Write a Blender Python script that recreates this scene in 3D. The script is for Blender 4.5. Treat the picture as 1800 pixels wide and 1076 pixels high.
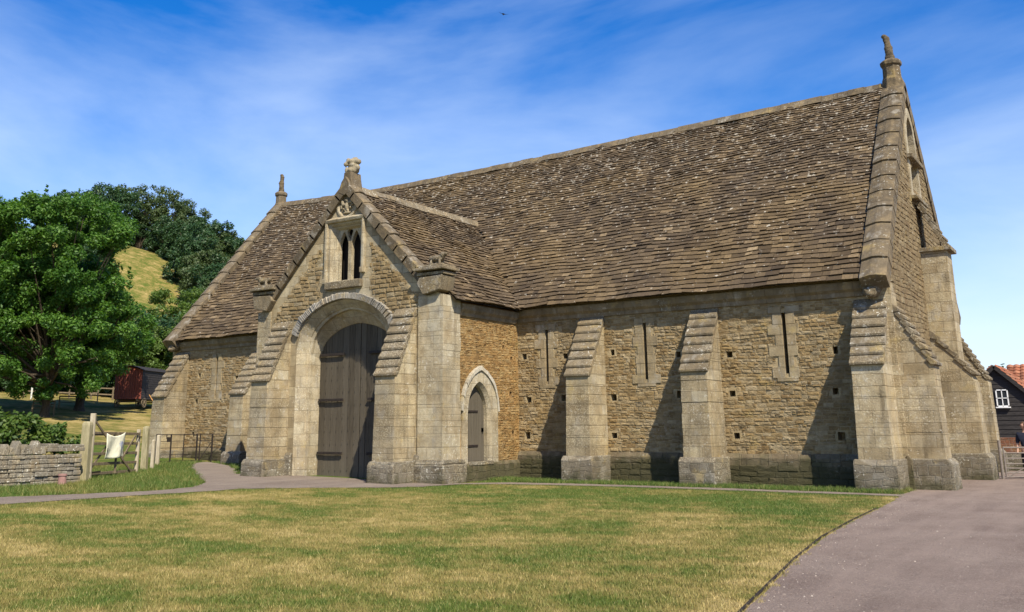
import bpy, bmesh, math, random
import numpy as np
from mathutils import Vector, Matrix
from mathutils.geometry import tessellate_polygon
R = math.radians
SC = bpy.context.scene
COL = SC.collection
random.seed(7)
for o in list(bpy.data.objects): bpy.data.objects.remove(o)

# ------------------------------------------------------------ camera
cd = bpy.data.cameras.new("camera"); cam = bpy.data.objects.new("camera", cd); COL.objects.link(cam)
SC.camera = cam
yaw, pit, rol = R(34.352), R(13.214), R(-.395)
fw = Vector((-math.sin(yaw)*math.cos(pit), math.cos(yaw)*math.cos(pit), math.sin(pit)))
r0 = Vector((math.cos(yaw), math.sin(yaw), 0)); u0 = r0.cross(fw)
rr = r0*math.cos(rol)+u0*math.sin(rol); uu = -r0*math.sin(rol)+u0*math.cos(rol)
m = Matrix((rr, uu, -fw)).transposed().to_4x4(); m.translation = (5.218, -27.173, 1.652)
cam.matrix_world = m
cd.sensor_fit = 'HORIZONTAL'; cd.sensor_width = 36; cd.lens = 36*1648.57/1800
cd.shift_x = (900-850.2)/1800; cd.shift_y = -(538-363.4)/1800
cd.clip_start = .1; cd.clip_end = 4000
CAM = Vector((5.218, -27.173, 1.652))
# ------------------------------------------------------------ world, sun
SUN = Vector((1.5, -1.0, 2.0)).normalized()
w = bpy.data.worlds.new("World"); SC.world = w; w.use_nodes = True
nt = w.node_tree; nt.nodes.clear()
def wn(t, **k):
    n = nt.nodes.new(t)
    for a, b in k.items(): setattr(n, a, b)
    return n
sky = wn('ShaderNodeTexSky', sky_type='NISHITA', sun_disc=False, sun_elevation=math.asin(SUN.z),
         sun_rotation=math.atan2(SUN.x, SUN.y), altitude=50, air_density=1.0, dust_density=.6, ozone_density=3.0)
hs = wn('ShaderNodeHueSaturation'); hs.inputs['Saturation'].default_value = 1.45; hs.inputs['Hue'].default_value = .513; hs.inputs['Value'].default_value = 1.62
tc = wn('ShaderNodeTexCoord'); mp = wn('ShaderNodeMapping'); mp.inputs['Scale'].default_value = (.9, 1.5, 3.6)
mp.inputs['Rotation'].default_value = (.25, .35, .5)
n1 = wn('ShaderNodeTexNoise'); n1.inputs['Scale'].default_value = 1.5; n1.inputs['Detail'].default_value = 10; n1.inputs['Roughness'].default_value = .54; n1.inputs['Distortion'].default_value = .35
n2 = wn('ShaderNodeTexNoise'); n2.inputs['Scale'].default_value = .9; n2.inputs['Detail'].default_value = 3
sx = wn('ShaderNodeSeparateXYZ')
mr = wn('ShaderNodeMapRange'); mr.inputs[1].default_value = .46; mr.inputs[2].default_value = 1.1; mr.inputs[3].default_value = 0; mr.inputs[4].default_value = .95
hz = wn('ShaderNodeMapRange'); hz.inputs[1].default_value = .62; hz.inputs[2].default_value = 0.02; hz.inputs[3].default_value = -.17; hz.inputs[4].default_value = .36; 
ad = wn('ShaderNodeMath', operation='ADD'); cl = wn('ShaderNodeMath', operation='ADD', use_clamp=True); m2 = wn('ShaderNodeMath', operation='MULTIPLY'); m2.inputs[1].default_value = .62
mx = wn('ShaderNodeMix', data_type='RGBA'); bg = wn('ShaderNodeBackground'); out = wn('ShaderNodeOutputWorld')
mx.inputs['B'].default_value = (7.6, 9.0, 11.0, 1)
L = nt.links.new
L(tc.outputs['Generated'], mp.inputs[0]); L(mp.outputs[0], n1.inputs[0]); L(mp.outputs[0], n2.inputs[0]); L(tc.outputs['Generated'], sx.inputs[0])
L(sx.outputs['Z'], hz.inputs[0]); L(n1.outputs[0], ad.inputs[0]); L(hz.outputs[0], ad.inputs[1]); L(ad.outputs[0], mr.inputs[0])
L(mr.outputs[0], cl.inputs[0]); cl.inputs[1].default_value = 0
L(cl.outputs[0], mx.inputs['Factor']); L(sky.outputs[0], hs.inputs['Color']); L(hs.outputs[0], mx.inputs['A'])
L(mx.outputs['Result'], bg.inputs[0]); bg.inputs[1].default_value = .075; L(bg.outputs[0], out.inputs[0])
sd = bpy.data.lights.new("sun", 'SUN'); so = bpy.data.objects.new("sun", sd); COL.objects.link(so)
sd.energy = 5.0; sd.angle = R(.5); sd.color = (1, .91, .76)
so.rotation_euler = SUN.to_track_quat('Z', 'Y').to_euler(); so.location = (0, 0, 40)
SC.view_settings.view_transform = 'Standard'; SC.view_settings.look = 'None'; SC.view_settings.exposure = .62; SC.view_settings.gamma = 1
SC.cycles.max_bounces = 6

# ------------------------------------------------------------ material helper
class M:
    def __init__(s, name, rough=.9, spec=.2):
        s.m = bpy.data.materials.new(name); s.m.use_nodes = True; s.t = s.m.node_tree; s.t.nodes.clear()
        s.o = s.t.nodes.new('ShaderNodeOutputMaterial'); s.b = s.t.nodes.new('ShaderNodeBsdfPrincipled')
        s.b.inputs['Roughness'].default_value = rough; s.b.inputs['Specular IOR Level'].default_value = spec
        s.t.links.new(s.b.outputs[0], s.o.inputs[0])
    def put(s, sock, v):
        if isinstance(v, bpy.types.NodeSocket): s.t.links.new(v, sock)
        elif isinstance(v, (tuple, list)) and len(v) == 3 and sock.type == 'RGBA': sock.default_value = (*v, 1)
        else: sock.default_value = v
    def nd(s, t, **k):
        n = s.t.nodes.new(t)
        for a, b in k.items(): setattr(n, a, b)
        return n
    def obj(s): return s.nd('ShaderNodeTexCoord').outputs['Object']
    def uv(s): return s.nd('ShaderNodeTexCoord').outputs['UV']
    def attr(s, n): return s.nd('ShaderNodeAttribute', attribute_name=n).outputs['Fac']
    def xyz(s, v):
        n = s.nd('ShaderNodeSeparateXYZ'); s.put(n.inputs[0], v); return n.outputs
    def mapv(s, v, scale=(1, 1, 1), loc=(0, 0, 0), rot=(0, 0, 0)):
        n = s.nd('ShaderNodeMapping'); s.put(n.inputs[0], v); n.inputs['Scale'].default_value = scale; n.inputs['Location'].default_value = loc; n.inputs['Rotation'].default_value = rot; return n.outputs[0]
    def noise(s, v, sc, det=4, rough=.55, col=False, dist=0):
        n = s.nd('ShaderNodeTexNoise'); s.put(n.inputs['Vector'], v); n.inputs['Scale'].default_value = sc; n.inputs['Detail'].default_value = det; n.inputs['Roughness'].default_value = rough; n.inputs['Distortion'].default_value = dist
        return n.outputs['Color' if col else 0]
    def vor(s, v, sc, feat='F1', col=False, rnd=1):
        n = s.nd('ShaderNodeTexVoronoi', feature=feat); s.put(n.inputs['Vector'], v); n.inputs['Scale'].default_value = sc; n.inputs['Randomness'].default_value = rnd
        return n.outputs['Color' if col else 'Distance']
    def ma(s, op, a, b=0., c=0., clamp=False):
        n = s.nd('ShaderNodeMath', operation=op, use_clamp=clamp); s.put(n.inputs[0], a); s.put(n.inputs[1], b); s.put(n.inputs[2], c); return n.outputs[0]
    def vm(s, op, a, b=(0, 0, 0)):
        n = s.nd('ShaderNodeVectorMath', operation=op); s.put(n.inputs[0], a)
        if op == 'SCALE': s.put(n.inputs['Scale'], b)
        else: s.put(n.inputs[1], b)
        return n.outputs[0]
    def rng(s, v, a, b, c=0., d=1.):
        n = s.nd('ShaderNodeMapRange'); s.put(n.inputs[0], v)
        for i, x in enumerate((a, b, c, d)): n.inputs[i+1].default_value = x
        return n.outputs[0]
    def mix(s, f, a, b, mode='MIX'):
        n = s.nd('ShaderNodeMix', data_type='RGBA', blend_type=mode); s.put(n.inputs['Factor'], f); s.put(n.inputs['A'], a); s.put(n.inputs['B'], b); return n.outputs['Result']
    def ramp(s, f, *st):
        n = s.nd('ShaderNodeValToRGB'); s.put(n.inputs[0], f); e = n.color_ramp.elements
        while len(e) < len(st): e.new(.5)
        for i, (p, c) in enumerate(st): e[i].position = p; e[i].color = (*c, 1)
        return n.outputs[0]
    def brick(s, v, bw, rh, mort=.012, smooth=.5, off=.5, sq=1., sqf=2):
        n = s.nd('ShaderNodeTexBrick', offset=off, squash=sq, squash_frequency=sqf); s.put(n.inputs['Vector'], v)
        s.put(n.inputs['Color1'], (0, 0, 0)); s.put(n.inputs['Color2'], (1, 1, 1)); s.put(n.inputs['Mortar'], (.5, .5, .5))
        for k, x in (('Scale', 1), ('Mortar Size', mort), ('Mortar Smooth', smooth), ('Bias', 0), ('Brick Width', bw), ('Row Height', rh)): n.inputs[k].default_value = x
        return n.outputs['Color'], n.outputs['Fac']
    def warp(s, v, *amps):
        for sc, a in amps:
            c = s.noise(v, sc, 2, col=True); v = s.vm('ADD', v, s.vm('SCALE', s.vm('SUBTRACT', c, (.5, .5, .5)), a))
        return v
    def bump(s, h, dist=.02, st=1.):
        n = s.nd('ShaderNodeBump'); s.put(n.inputs['Height'], h); n.inputs['Distance'].default_value = dist; n.inputs['Strength'].default_value = st
        s.t.links.new(n.outputs[0], s.b.inputs['Normal'])
    def col(s, c): s.put(s.b.inputs['Base Color'], c); return s

def stains(m, c, o, moss=True, white=.35, dark=.5, mz=(1.3, .1)):
    """weathering with a shape of its own: dark blotches, pale lichen spots, moss on the foot"""
    big = m.noise(o, .55, 5, .6); c = m.mix(m.rng(big, .42, .68, 0, dark), c, (.16, .125, .075), 'MIX')
    med = m.noise(o, 3.1, 5, .6); c = m.mix(m.rng(med, .3, .7, .0, 1), m.mix(.38, c, (.02, .015, .01)), c)
    ye = m.noise(m.mapv(o, loc=(5, 9, 3)), 1.7, 6, .7); c = m.mix(m.rng(ye, .58, .7, 0, .45), c, (.42, .31, .11))
    sk = m.noise(m.mapv(o, scale=(3.2, 3.2, .32)), 1.1, 5, .6); c = m.mix(m.rng(sk, .54, .72, 0, dark*.9), c, (.11, .085, .05))
    li = m.noise(m.mapv(o, loc=(3, 1, 8)), 13, 3, .6); lm = m.noise(m.mapv(o, loc=(8, 2, 1)), 1.1, 3)
    c = m.mix(m.ma('MULTIPLY', m.rng(li, .60, .66), m.rng(lm, .48, .62, 0, white)), c, (.68, .66, .56))
    if white >= .5:
        f2 = m.noise(m.mapv(o, loc=(1, 6, 2)), 27, 3, .65); l2 = m.noise(m.mapv(o, loc=(6, 2, 9)), .8, 4, .6); c = m.mix(m.ma('MULTIPLY', m.rng(f2, .52, .62), m.rng(l2, .42, .62, .05, .42)), c, (.68, .60, .41))
    if moss:
        z = m.xyz(o)[2]; mo = m.ma('ADD', m.rng(z, mz[0], mz[1], -.35, .75), m.rng(m.noise(o, 2.3, 5, .65), .3, .7, -.4, .4))
        c = m.mix(m.rng(mo, .1, .6, 0, .8), c, (.060, .057, .026))
    return c
def rubble(name, cols, mortar, bw=.34, rh=.135, bd=.045, dark=.45, white=.25, moss=True, mz=(1.3, .1), gaps=1.):
    m = M(name); uv = m.uv(); o = m.obj()
    v = m.warp(m.mapv(uv, scale=(1, 1, 1)), (.8, .22), (3.2, .075), (14, .02))
    c, f = m.brick(v, bw, rh, .011, .9, .5, .62, 3)
    v2 = m.mapv(v, loc=(.13, .051, 0)); c2, f2 = m.brick(v2, bw*.68, rh*1.55, .012, .9, .37, 1.4, 2)
    sel = m.rng(m.noise(uv, 1.1, 2), .5, .53)
    c = m.mix(sel, c, c2); f = m.mix(sel, f, f2)
    k = len(cols); cc = m.ramp(c, *[(i/(k-1), x) for i, x in enumerate(cols)])
    vc = m.vor(m.mapv(v, scale=(4, 9, 1)), 1, col=True); vg = m.xyz(vc)[0]
    cc = m.mix(.42, cc, m.mix(1, cc, m.mix(vg, (.62, .58, .52), (1.1, 1.08, 1.02)), 'MULTIPLY')); 
    fn = m.noise(o, 34, 4, .7); cc = m.mix(m.rng(fn, .32, .68, .55, 0), cc, (.07, .05, .03))
    fm = m.rng(f, .1, .9, 0, .85); cc = m.mix(fm, cc, mortar)
    gp = m.ma('MULTIPLY', m.rng(f, .5, .95), m.rng(m.noise(m.mapv(uv, scale=(1, 2.4, 1)), 4.2, 3), .53, .62, 0, .9*gaps)); cc = m.mix(gp, cc, (.018, .013, .008))
    cc = stains(m, cc, o, moss, white, dark, mz); m.col(cc)
    h = m.ma('SUBTRACT', m.ma('ADD', m.ma('MULTIPLY', m.noise(o, 20, 5, .7), .55), m.ma('MULTIPLY', m.xyz(vc)[0], .35)), m.ma('MULTIPLY', f, 1.))
    h = m.ma('SUBTRACT', h, gp); m.bump(h, bd, 1.); return m.m
def ashlar(name, cols, mortar, bw=.62, rh=.31, dark=.45, white=.35, moss=True, bd=.02, mz=(1.3, .1), joint=.55):
    m = M(name); uv = m.uv(); o = m.obj(); v = m.warp(uv, (.9, .03), (7, .012))
    c, f = m.brick(v, bw, rh, .006, .6, .5, .75, 3); k = len(cols)
    cc = m.ramp(c, *[(i/(k-1), x) for i, x in enumerate(cols)])
    fn = m.noise(o, 26, 5, .7); cc = m.mix(m.rng(fn, .3, .7, .36, 0), cc, (.12, .095, .055)); pt = m.noise(m.mapv(o, scale=(1, 1, .6), loc=(2, 7, 1)), 2.6, 5, .65); cc = m.mix(m.rng(pt, .5, .68, 0, .6), cc, (.34, .25, .13)); cc = m.mix(m.rng(pt, .45, .33, 0, .5), cc, (.45, .42, .35))
    cc = m.mix(m.rng(f, .2, 1, 0, joint), cc, mortar); cc = stains(m, cc, o, moss, white, dark, mz); m.col(cc)
    pit_ = m.rng(m.noise(o, 9, 4, .6), .62, .75)
    m.bump(m.ma('SUBTRACT', m.ma('SUBTRACT', m.ma('MULTIPLY', m.noise(o, 22, 5, .7), .7), m.ma('MULTIPLY', f, .6)), m.ma('MULTIPLY', pit_, .4)), bd, 1.); return m.m
GOLD = [(.27, .175, .075), (.42, .295, .135), (.35, .235, .10), (.52, .385, .20), (.40, .31, .17)]
ORAN = [(.40, .235, .085), (.52, .325, .125), (.46, .265, .09), (.56, .385, .165)]
BUFF = [(.35, .27, .15), (.53, .44, .27), (.42, .33, .19), (.60, .52, .35)]
m_wall = rubble('golden_rubble_stone', GOLD, (.34, .26, .14), .27, .105, .07, dark=.35)
m_side = rubble('orange_rubble_stone', ORAN, (.42, .29, .14), .26, .085, .03, dark=.25, mz=(.95, .2), gaps=.6)
m_gable = rubble('gable_rubble_stone', GOLD, (.30, .24, .15), .4, .17)
m_ash = ashlar('buff_ashlar_stone', BUFF, (.13, .1, .06), dark=.72, white=.55, mz=(.8, -.3), bd=.03)
m_frame = ashlar('pale_dressed_stone', [(.46, .38, .24), (.60, .53, .37), (.50, .41, .26), (.56, .50, .36)], (.2, .16, .1), .5, .38, dark=.5, white=.5, mz=(.5, -.6), joint=.35)
m_plinth = rubble('mossy_plinth_stone', [(.15, .12, .075), (.24, .2, .125), (.19, .15, .09), (.3, .26, .18)], (.33, .29, .2), .42, .19, .03, dark=.5, mz=(1.15, .35), gaps=.3)
m_foot = rubble('grey_lichen_foot_stone', [(.17, .15, .11), (.29, .265, .21), (.22, .19, .13), (.36, .335, .275)], (.46, .43, .34), .4, .17, .03, dark=.55, white=.7, mz=(.7, -.2), gaps=.3)
m_slab = ashlar('weathered_slab_stone', [(.115, .09, .055), (.205, .165, .105), (.15, .12, .075)], (.1, .08, .05), 3., 3., dark=.4, white=.75, moss=False, bd=.03)
m_cope = ashlar('coping_stone', [(.105, .082, .052), (.17, .135, .088), (.135, .107, .07)], (.06, .05, .035), 9., 9., dark=.45, white=.42, moss=False, bd=.03)
m_corn = ashlar('eaves_stone', [(.2, .16, .1), (.28, .22, .14)], (.1, .08, .05), .8, .5, dark=.6, moss=False)
m_carve = ashlar('carved_stone', [(.36, .31, .21), (.44, .38, .26)], (.3, .25, .16), 9., 9., dark=.4, white=.6, moss=False, bd=.03)
def stones_mat(name, cols, dark=.25, white=.25, mz=(1.0, .1), yel=True):
    m = M(name, .93, .15); o = m.obj(); r = m.attr('rnd'); k = len(cols); c = m.ramp(r, *[(i/(k-1), x) for i, x in enumerate(cols)])
    v = m.warp(o, (5, .1)); f = m.noise(m.mapv(v, scale=(1, 1, 1.6)), 9, 5, .7); c = m.mix(m.rng(f, .32, .68, .5, 0), c, (.13, .085, .04)); c = m.mix(m.rng(m.noise(o, 38, 3, .7), .55, .72, 0, .4), c, (.6, .5, .32))
    m.col(stains(m, c, o, True, white, dark, mz)); m.bump(m.ma('ADD', m.noise(o, 24, 5, .75), m.noise(o, 70, 2)), .035); return m.m
def mortar_mat(name, c1, c2, dark=.3, mz=(1.0, .1)):
    m = M(name, .95, .1); o = m.obj(); c = m.mix(m.rng(m.noise(o, 12, 5, .7), .35, .65), c1, c2); m.col(stains(m, c, o, True, .1, dark, mz)); m.bump(m.noise(o, 30, 5, .7), .03); return m.m
def fit(parts, a, c, keep, d=3):
    out = []
    for va, vb in parts:
        if keep(a, c, va, vb): out.append((va, vb, a, c))
        elif d and c-a < .13 and vb-va > .05: m_ = (va+vb)/2; out += fit([(va, m_), (m_, vb)], a, c, keep, 0)
        elif d and c-a > .09: m_ = (a+c)/2; out += fit([(va, vb)], a, m_, keep, d-1)+fit([(va, vb)], m_, c, keep, d-1)
    return out
def rubble_stones(b, O, U, V, N, u0, u1, v0, v1, keep, rh=(.08, .15), wd=(.12, .36), pr_=(.006, .036), gap=.005, mi=1, wav=.03):
    """real stones of a rubble wall: coursed, uneven, each a little pillow proud of the mortar"""
    O, U, V, N = map(Vector, (O, U, V, N)); v = v0; wv = lambda u, q: wav*math.sin(u*.9+q*2.1)+wav*.5*math.sin(u*2.3+q*3.7)
    while v < v1:
        h = random.uniform(*rh); u = u0-random.random()*.2
        while u < u1:
            w_ = random.uniform(*wd)*(1.2 if h > (rh[0]+rh[1])/2 else .85); a, c = max(u, u0), min(u+w_, u1); u += w_
            if c-a < .05 or v+h > v1+.02: continue
            parts = [(v, v+h)]
            if w_ < .2 and random.random() < .25: t = random.uniform(.4, .6); parts = [(v, v+h*t), (v+h*t, v+h)]
            for va, vb, a, c in fit(parts, a, c, keep):
                um, vm_ = (a+c)/2, (va+vb)/2
                g = gap*random.uniform(.7, 1.9); p = random.uniform(*pr_); j = lambda s_: random.uniform(-s_, s_); e = min(.018, (vb-va)*.2)
                cs = [(a+g, va+g), (um+j(.02), va+g+j(.006)), (c-g, va+g), (c-g+j(.004), vm_+j(.01)), (c-g, vb-g), (um+j(.02), vb-g+j(.006)), (a+g, vb-g), (a+g+j(.004), vm_+j(.01))]
                cs = [(x+j(.007), y+j(.006)) for x, y in cs]; inn = [(um+(x-um)*(1-e*2.2/max(.06, c-a)*2), vm_+(y-vm_)*(1-e*2/(vb-va))) for x, y in cs]; tx, ty = j(.01), j(.012)
                P = lambda x, y, d: O+U*x+V*(y+wv(x, y))+N*d; lo = [P(x, y, -.004) for x, y in cs]; mid = [P(x, y, p*.55) for x, y in cs]; hi_ = [P(x, y, p+tx*(x-um)/(c-a)*2+ty*(y-vm_)/(vb-va)*2+j(.003)) for x, y in inn]
                cen = P(um+j(.03), vm_+j(.01), p+random.uniform(0, .01)); n = 8
                b.add(lo+mid+hi_+[cen], [(i, (i+1) % n, n+(i+1) % n, n+i) for i in range(n)]+[(n+i, n+(i+1) % n, 2*n+(i+1) % n, 2*n+i) for i in range(n)]+[(2*n+i, 2*n+(i+1) % n, 3*n) for i in range(n)], random.random(), mi)
        v += h
def porch_mat():
    # front wall of the porch: dressed stone, with rubble panels either side of the window
    m = M('porch_front_stone'); uv = m.uv(); o = m.obj()
    v = m.warp(uv, (.9, .03), (7, .012)); c, f = m.brick(v, .66, .34, .006, .6, .5, .75, 3)
    a = m.ramp(c, *[(i/3, x) for i, x in enumerate(BUFF)]); a = m.mix(m.rng(f, .2, 1, 0, .55), a, (.2, .16, .1))
    v = m.warp(uv, (.8, .2), (3.2, .1), (14, .02)); c, f2 = m.brick(v, .36, .15, .014, .9, .5, .62, 3)
    b = m.ramp(c, (0, (.33, .22, .09)), (.35, (.5, .38, .2)), (.7, (.42, .30, .14)), (1, (.55, .46, .28))); 
    gp = m.ma('MULTIPLY', m.rng(f2, .4, .9), m.rng(m.noise(uv, 4, 3), .44, .55, 0, .85)); b = m.mix(m.rng(f2, .2, .9, 0, .8), b, (.5, .42, .26)); b = m.mix(gp, b, (.05, .035, .02))
    X = m.xyz(o); dx = m.ma('ABSOLUTE', m.ma('ADD', X[0], 16.0)); z = X[2]; wob = m.rng(m.noise(o, 2.2, 3), .2, .8, -.35, .35)
    z2 = m.ma('ADD', z, wob); d2 = m.ma('ADD', dx, wob)
    k = m.ma('MULTIPLY', m.ma('GREATER_THAN', z2, 5.25), m.ma('LESS_THAN', z2, 7.7)); k = m.ma('MULTIPLY', k, m.ma('GREATER_THAN', d2, 1.2))
    k = m.ma('MULTIPLY', k, m.ma('LESS_THAN', m.ma('ADD', d2, m.ma('MULTIPLY', z, .93)), 8.3))
    c = m.mix(k, a, b); fn = m.noise(o, 26, 5, .7); c = m.mix(m.rng(fn, .3, .7, .36, 0), c, (.12, .095, .055))
    m.col(stains(m, c, o, True, .4, .35, (.8, -.3)))
    m.bump(m.ma('SUBTRACT', m.ma('MULTIPLY', m.noise(o, 22, 5, .7), .6), m.ma('MULTIPLY', m.mix(k, f, m.ma('MULTIPLY', f2, 1.6)), .7)), .03); return m.m
m_porch = porch_mat()
m_st = stones_mat('golden_rubble_stones', [(.33, .215, .09), (.50, .355, .165), (.42, .29, .13), (.58, .44, .235), (.47, .36, .20), (.66, .53, .32)]); m_mo = mortar_mat('golden_wall_mortar', (.40, .30, .16), (.52, .42, .245))
m_sto = stones_mat('orange_rubble_stones', [(.40, .225, .075), (.54, .33, .12), (.46, .27, .09), (.60, .41, .175), (.52, .35, .15)], dark=.2, mz=(.8, .1)); m_moo = mortar_mat('orange_wall_mortar', (.36, .21, .08), (.48, .32, .14))
m_stp = stones_mat('porch_rubble_stones', [(.33, .22, .09), (.50, .38, .2), (.42, .30, .14), (.58, .48, .3)], dark=.25)
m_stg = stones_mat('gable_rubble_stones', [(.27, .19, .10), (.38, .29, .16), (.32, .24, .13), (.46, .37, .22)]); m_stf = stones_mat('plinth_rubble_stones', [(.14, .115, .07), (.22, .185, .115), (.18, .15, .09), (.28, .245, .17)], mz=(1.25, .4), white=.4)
def roof_mat():
    m = M('stone_slate', .92); o = m.obj(); r = m.attr('rnd'); X = m.xyz(o)
    c = m.ramp(r, (0, (.034, .023, .013)), (.3, (.085, .059, .032)), (.6, (.13, .092, .050)), (.85, (.20, .142, .075)), (1, (.36, .27, .155)))
    c = m.mix(m.rng(m.noise(o, .45, 4), .35, .65, 0, .3), c, (.10, .08, .06))
    c = m.mix(m.rng(m.noise(m.mapv(o, loc=(4, 4, 4)), .3, 5, .65), .48, .62, 0, .3), c, (.28, .19, .075))
    c = m.mix(m.rng(m.noise(o, 16, 5, .7), .35, .65, .5, 0), c, (.05, .038, .026))
    hi = m.rng(X[2], 5, 13, -.03, .06); li = m.noise(o, 6.5, 4, .65)
    c = m.mix(m.rng(m.ma('ADD', li, hi), .625, .68, 0, .75), c, (.50, .46, .37))
    m.col(c); m.bump(m.noise(o, 24, 5, .7), .02); return m.m
m_roof = roof_mat()
def simple(name, c1, c2, sc=8, rough=.8, bd=.004, stretch=(1, 1, 1), spec=.2):
    m = M(name, rough, spec); o = m.mapv(m.obj(), scale=stretch); n = m.noise(o, sc, 5, .65)
    m.col(m.mix(m.rng(n, .3, .7), c1, c2)); m.bump(m.noise(o, sc*3, 4), bd); return m.m
def planks(name, c1, c2, grey, rough=.8):
    m = M(name, rough, .25); o = m.obj(); r = m.attr('rnd'); g = m.noise(m.mapv(o, scale=(14, 14, .7)), 2.2, 6, .7)
    c = m.mix(m.rng(g, .3, .7), c1, c2); c = m.mix(m.rng(r, 0, 1, 0, .45), c, grey); z = m.xyz(o)[2]
    c = m.mix(m.ma('MULTIPLY', m.rng(z, 1.6, .1), .35), c, grey); m.col(c); m.bump(g, .008); return m.m
m_door = planks('weathered_oak', (.026, .021, .013), (.095, .078, .052), (.155, .134, .098))
m_iron = simple('dark_iron', (.015, .013, .012), (.04, .03, .024), 20, .6)
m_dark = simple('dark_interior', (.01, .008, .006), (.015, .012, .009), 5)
m_wood = simple('grey_weathered_timber', (.30, .25, .16), (.50, .44, .32), 6, .85, .006, (3, 3, .5))
m_woodd = simple('dark_weathered_timber', (.10, .075, .045), (.24, .19, .12), 6, .85, .006, (3, 3, .7))
m_post = simple('green_tinged_timber_post', (.20, .18, .09), (.38, .33, .20), 5, .85, .008, (3, 3, .6))
m_bark = simple('bark', (.035, .026, .018), (.10, .08, .055), 7, .95, .03, (2, 2, .6))

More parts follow.
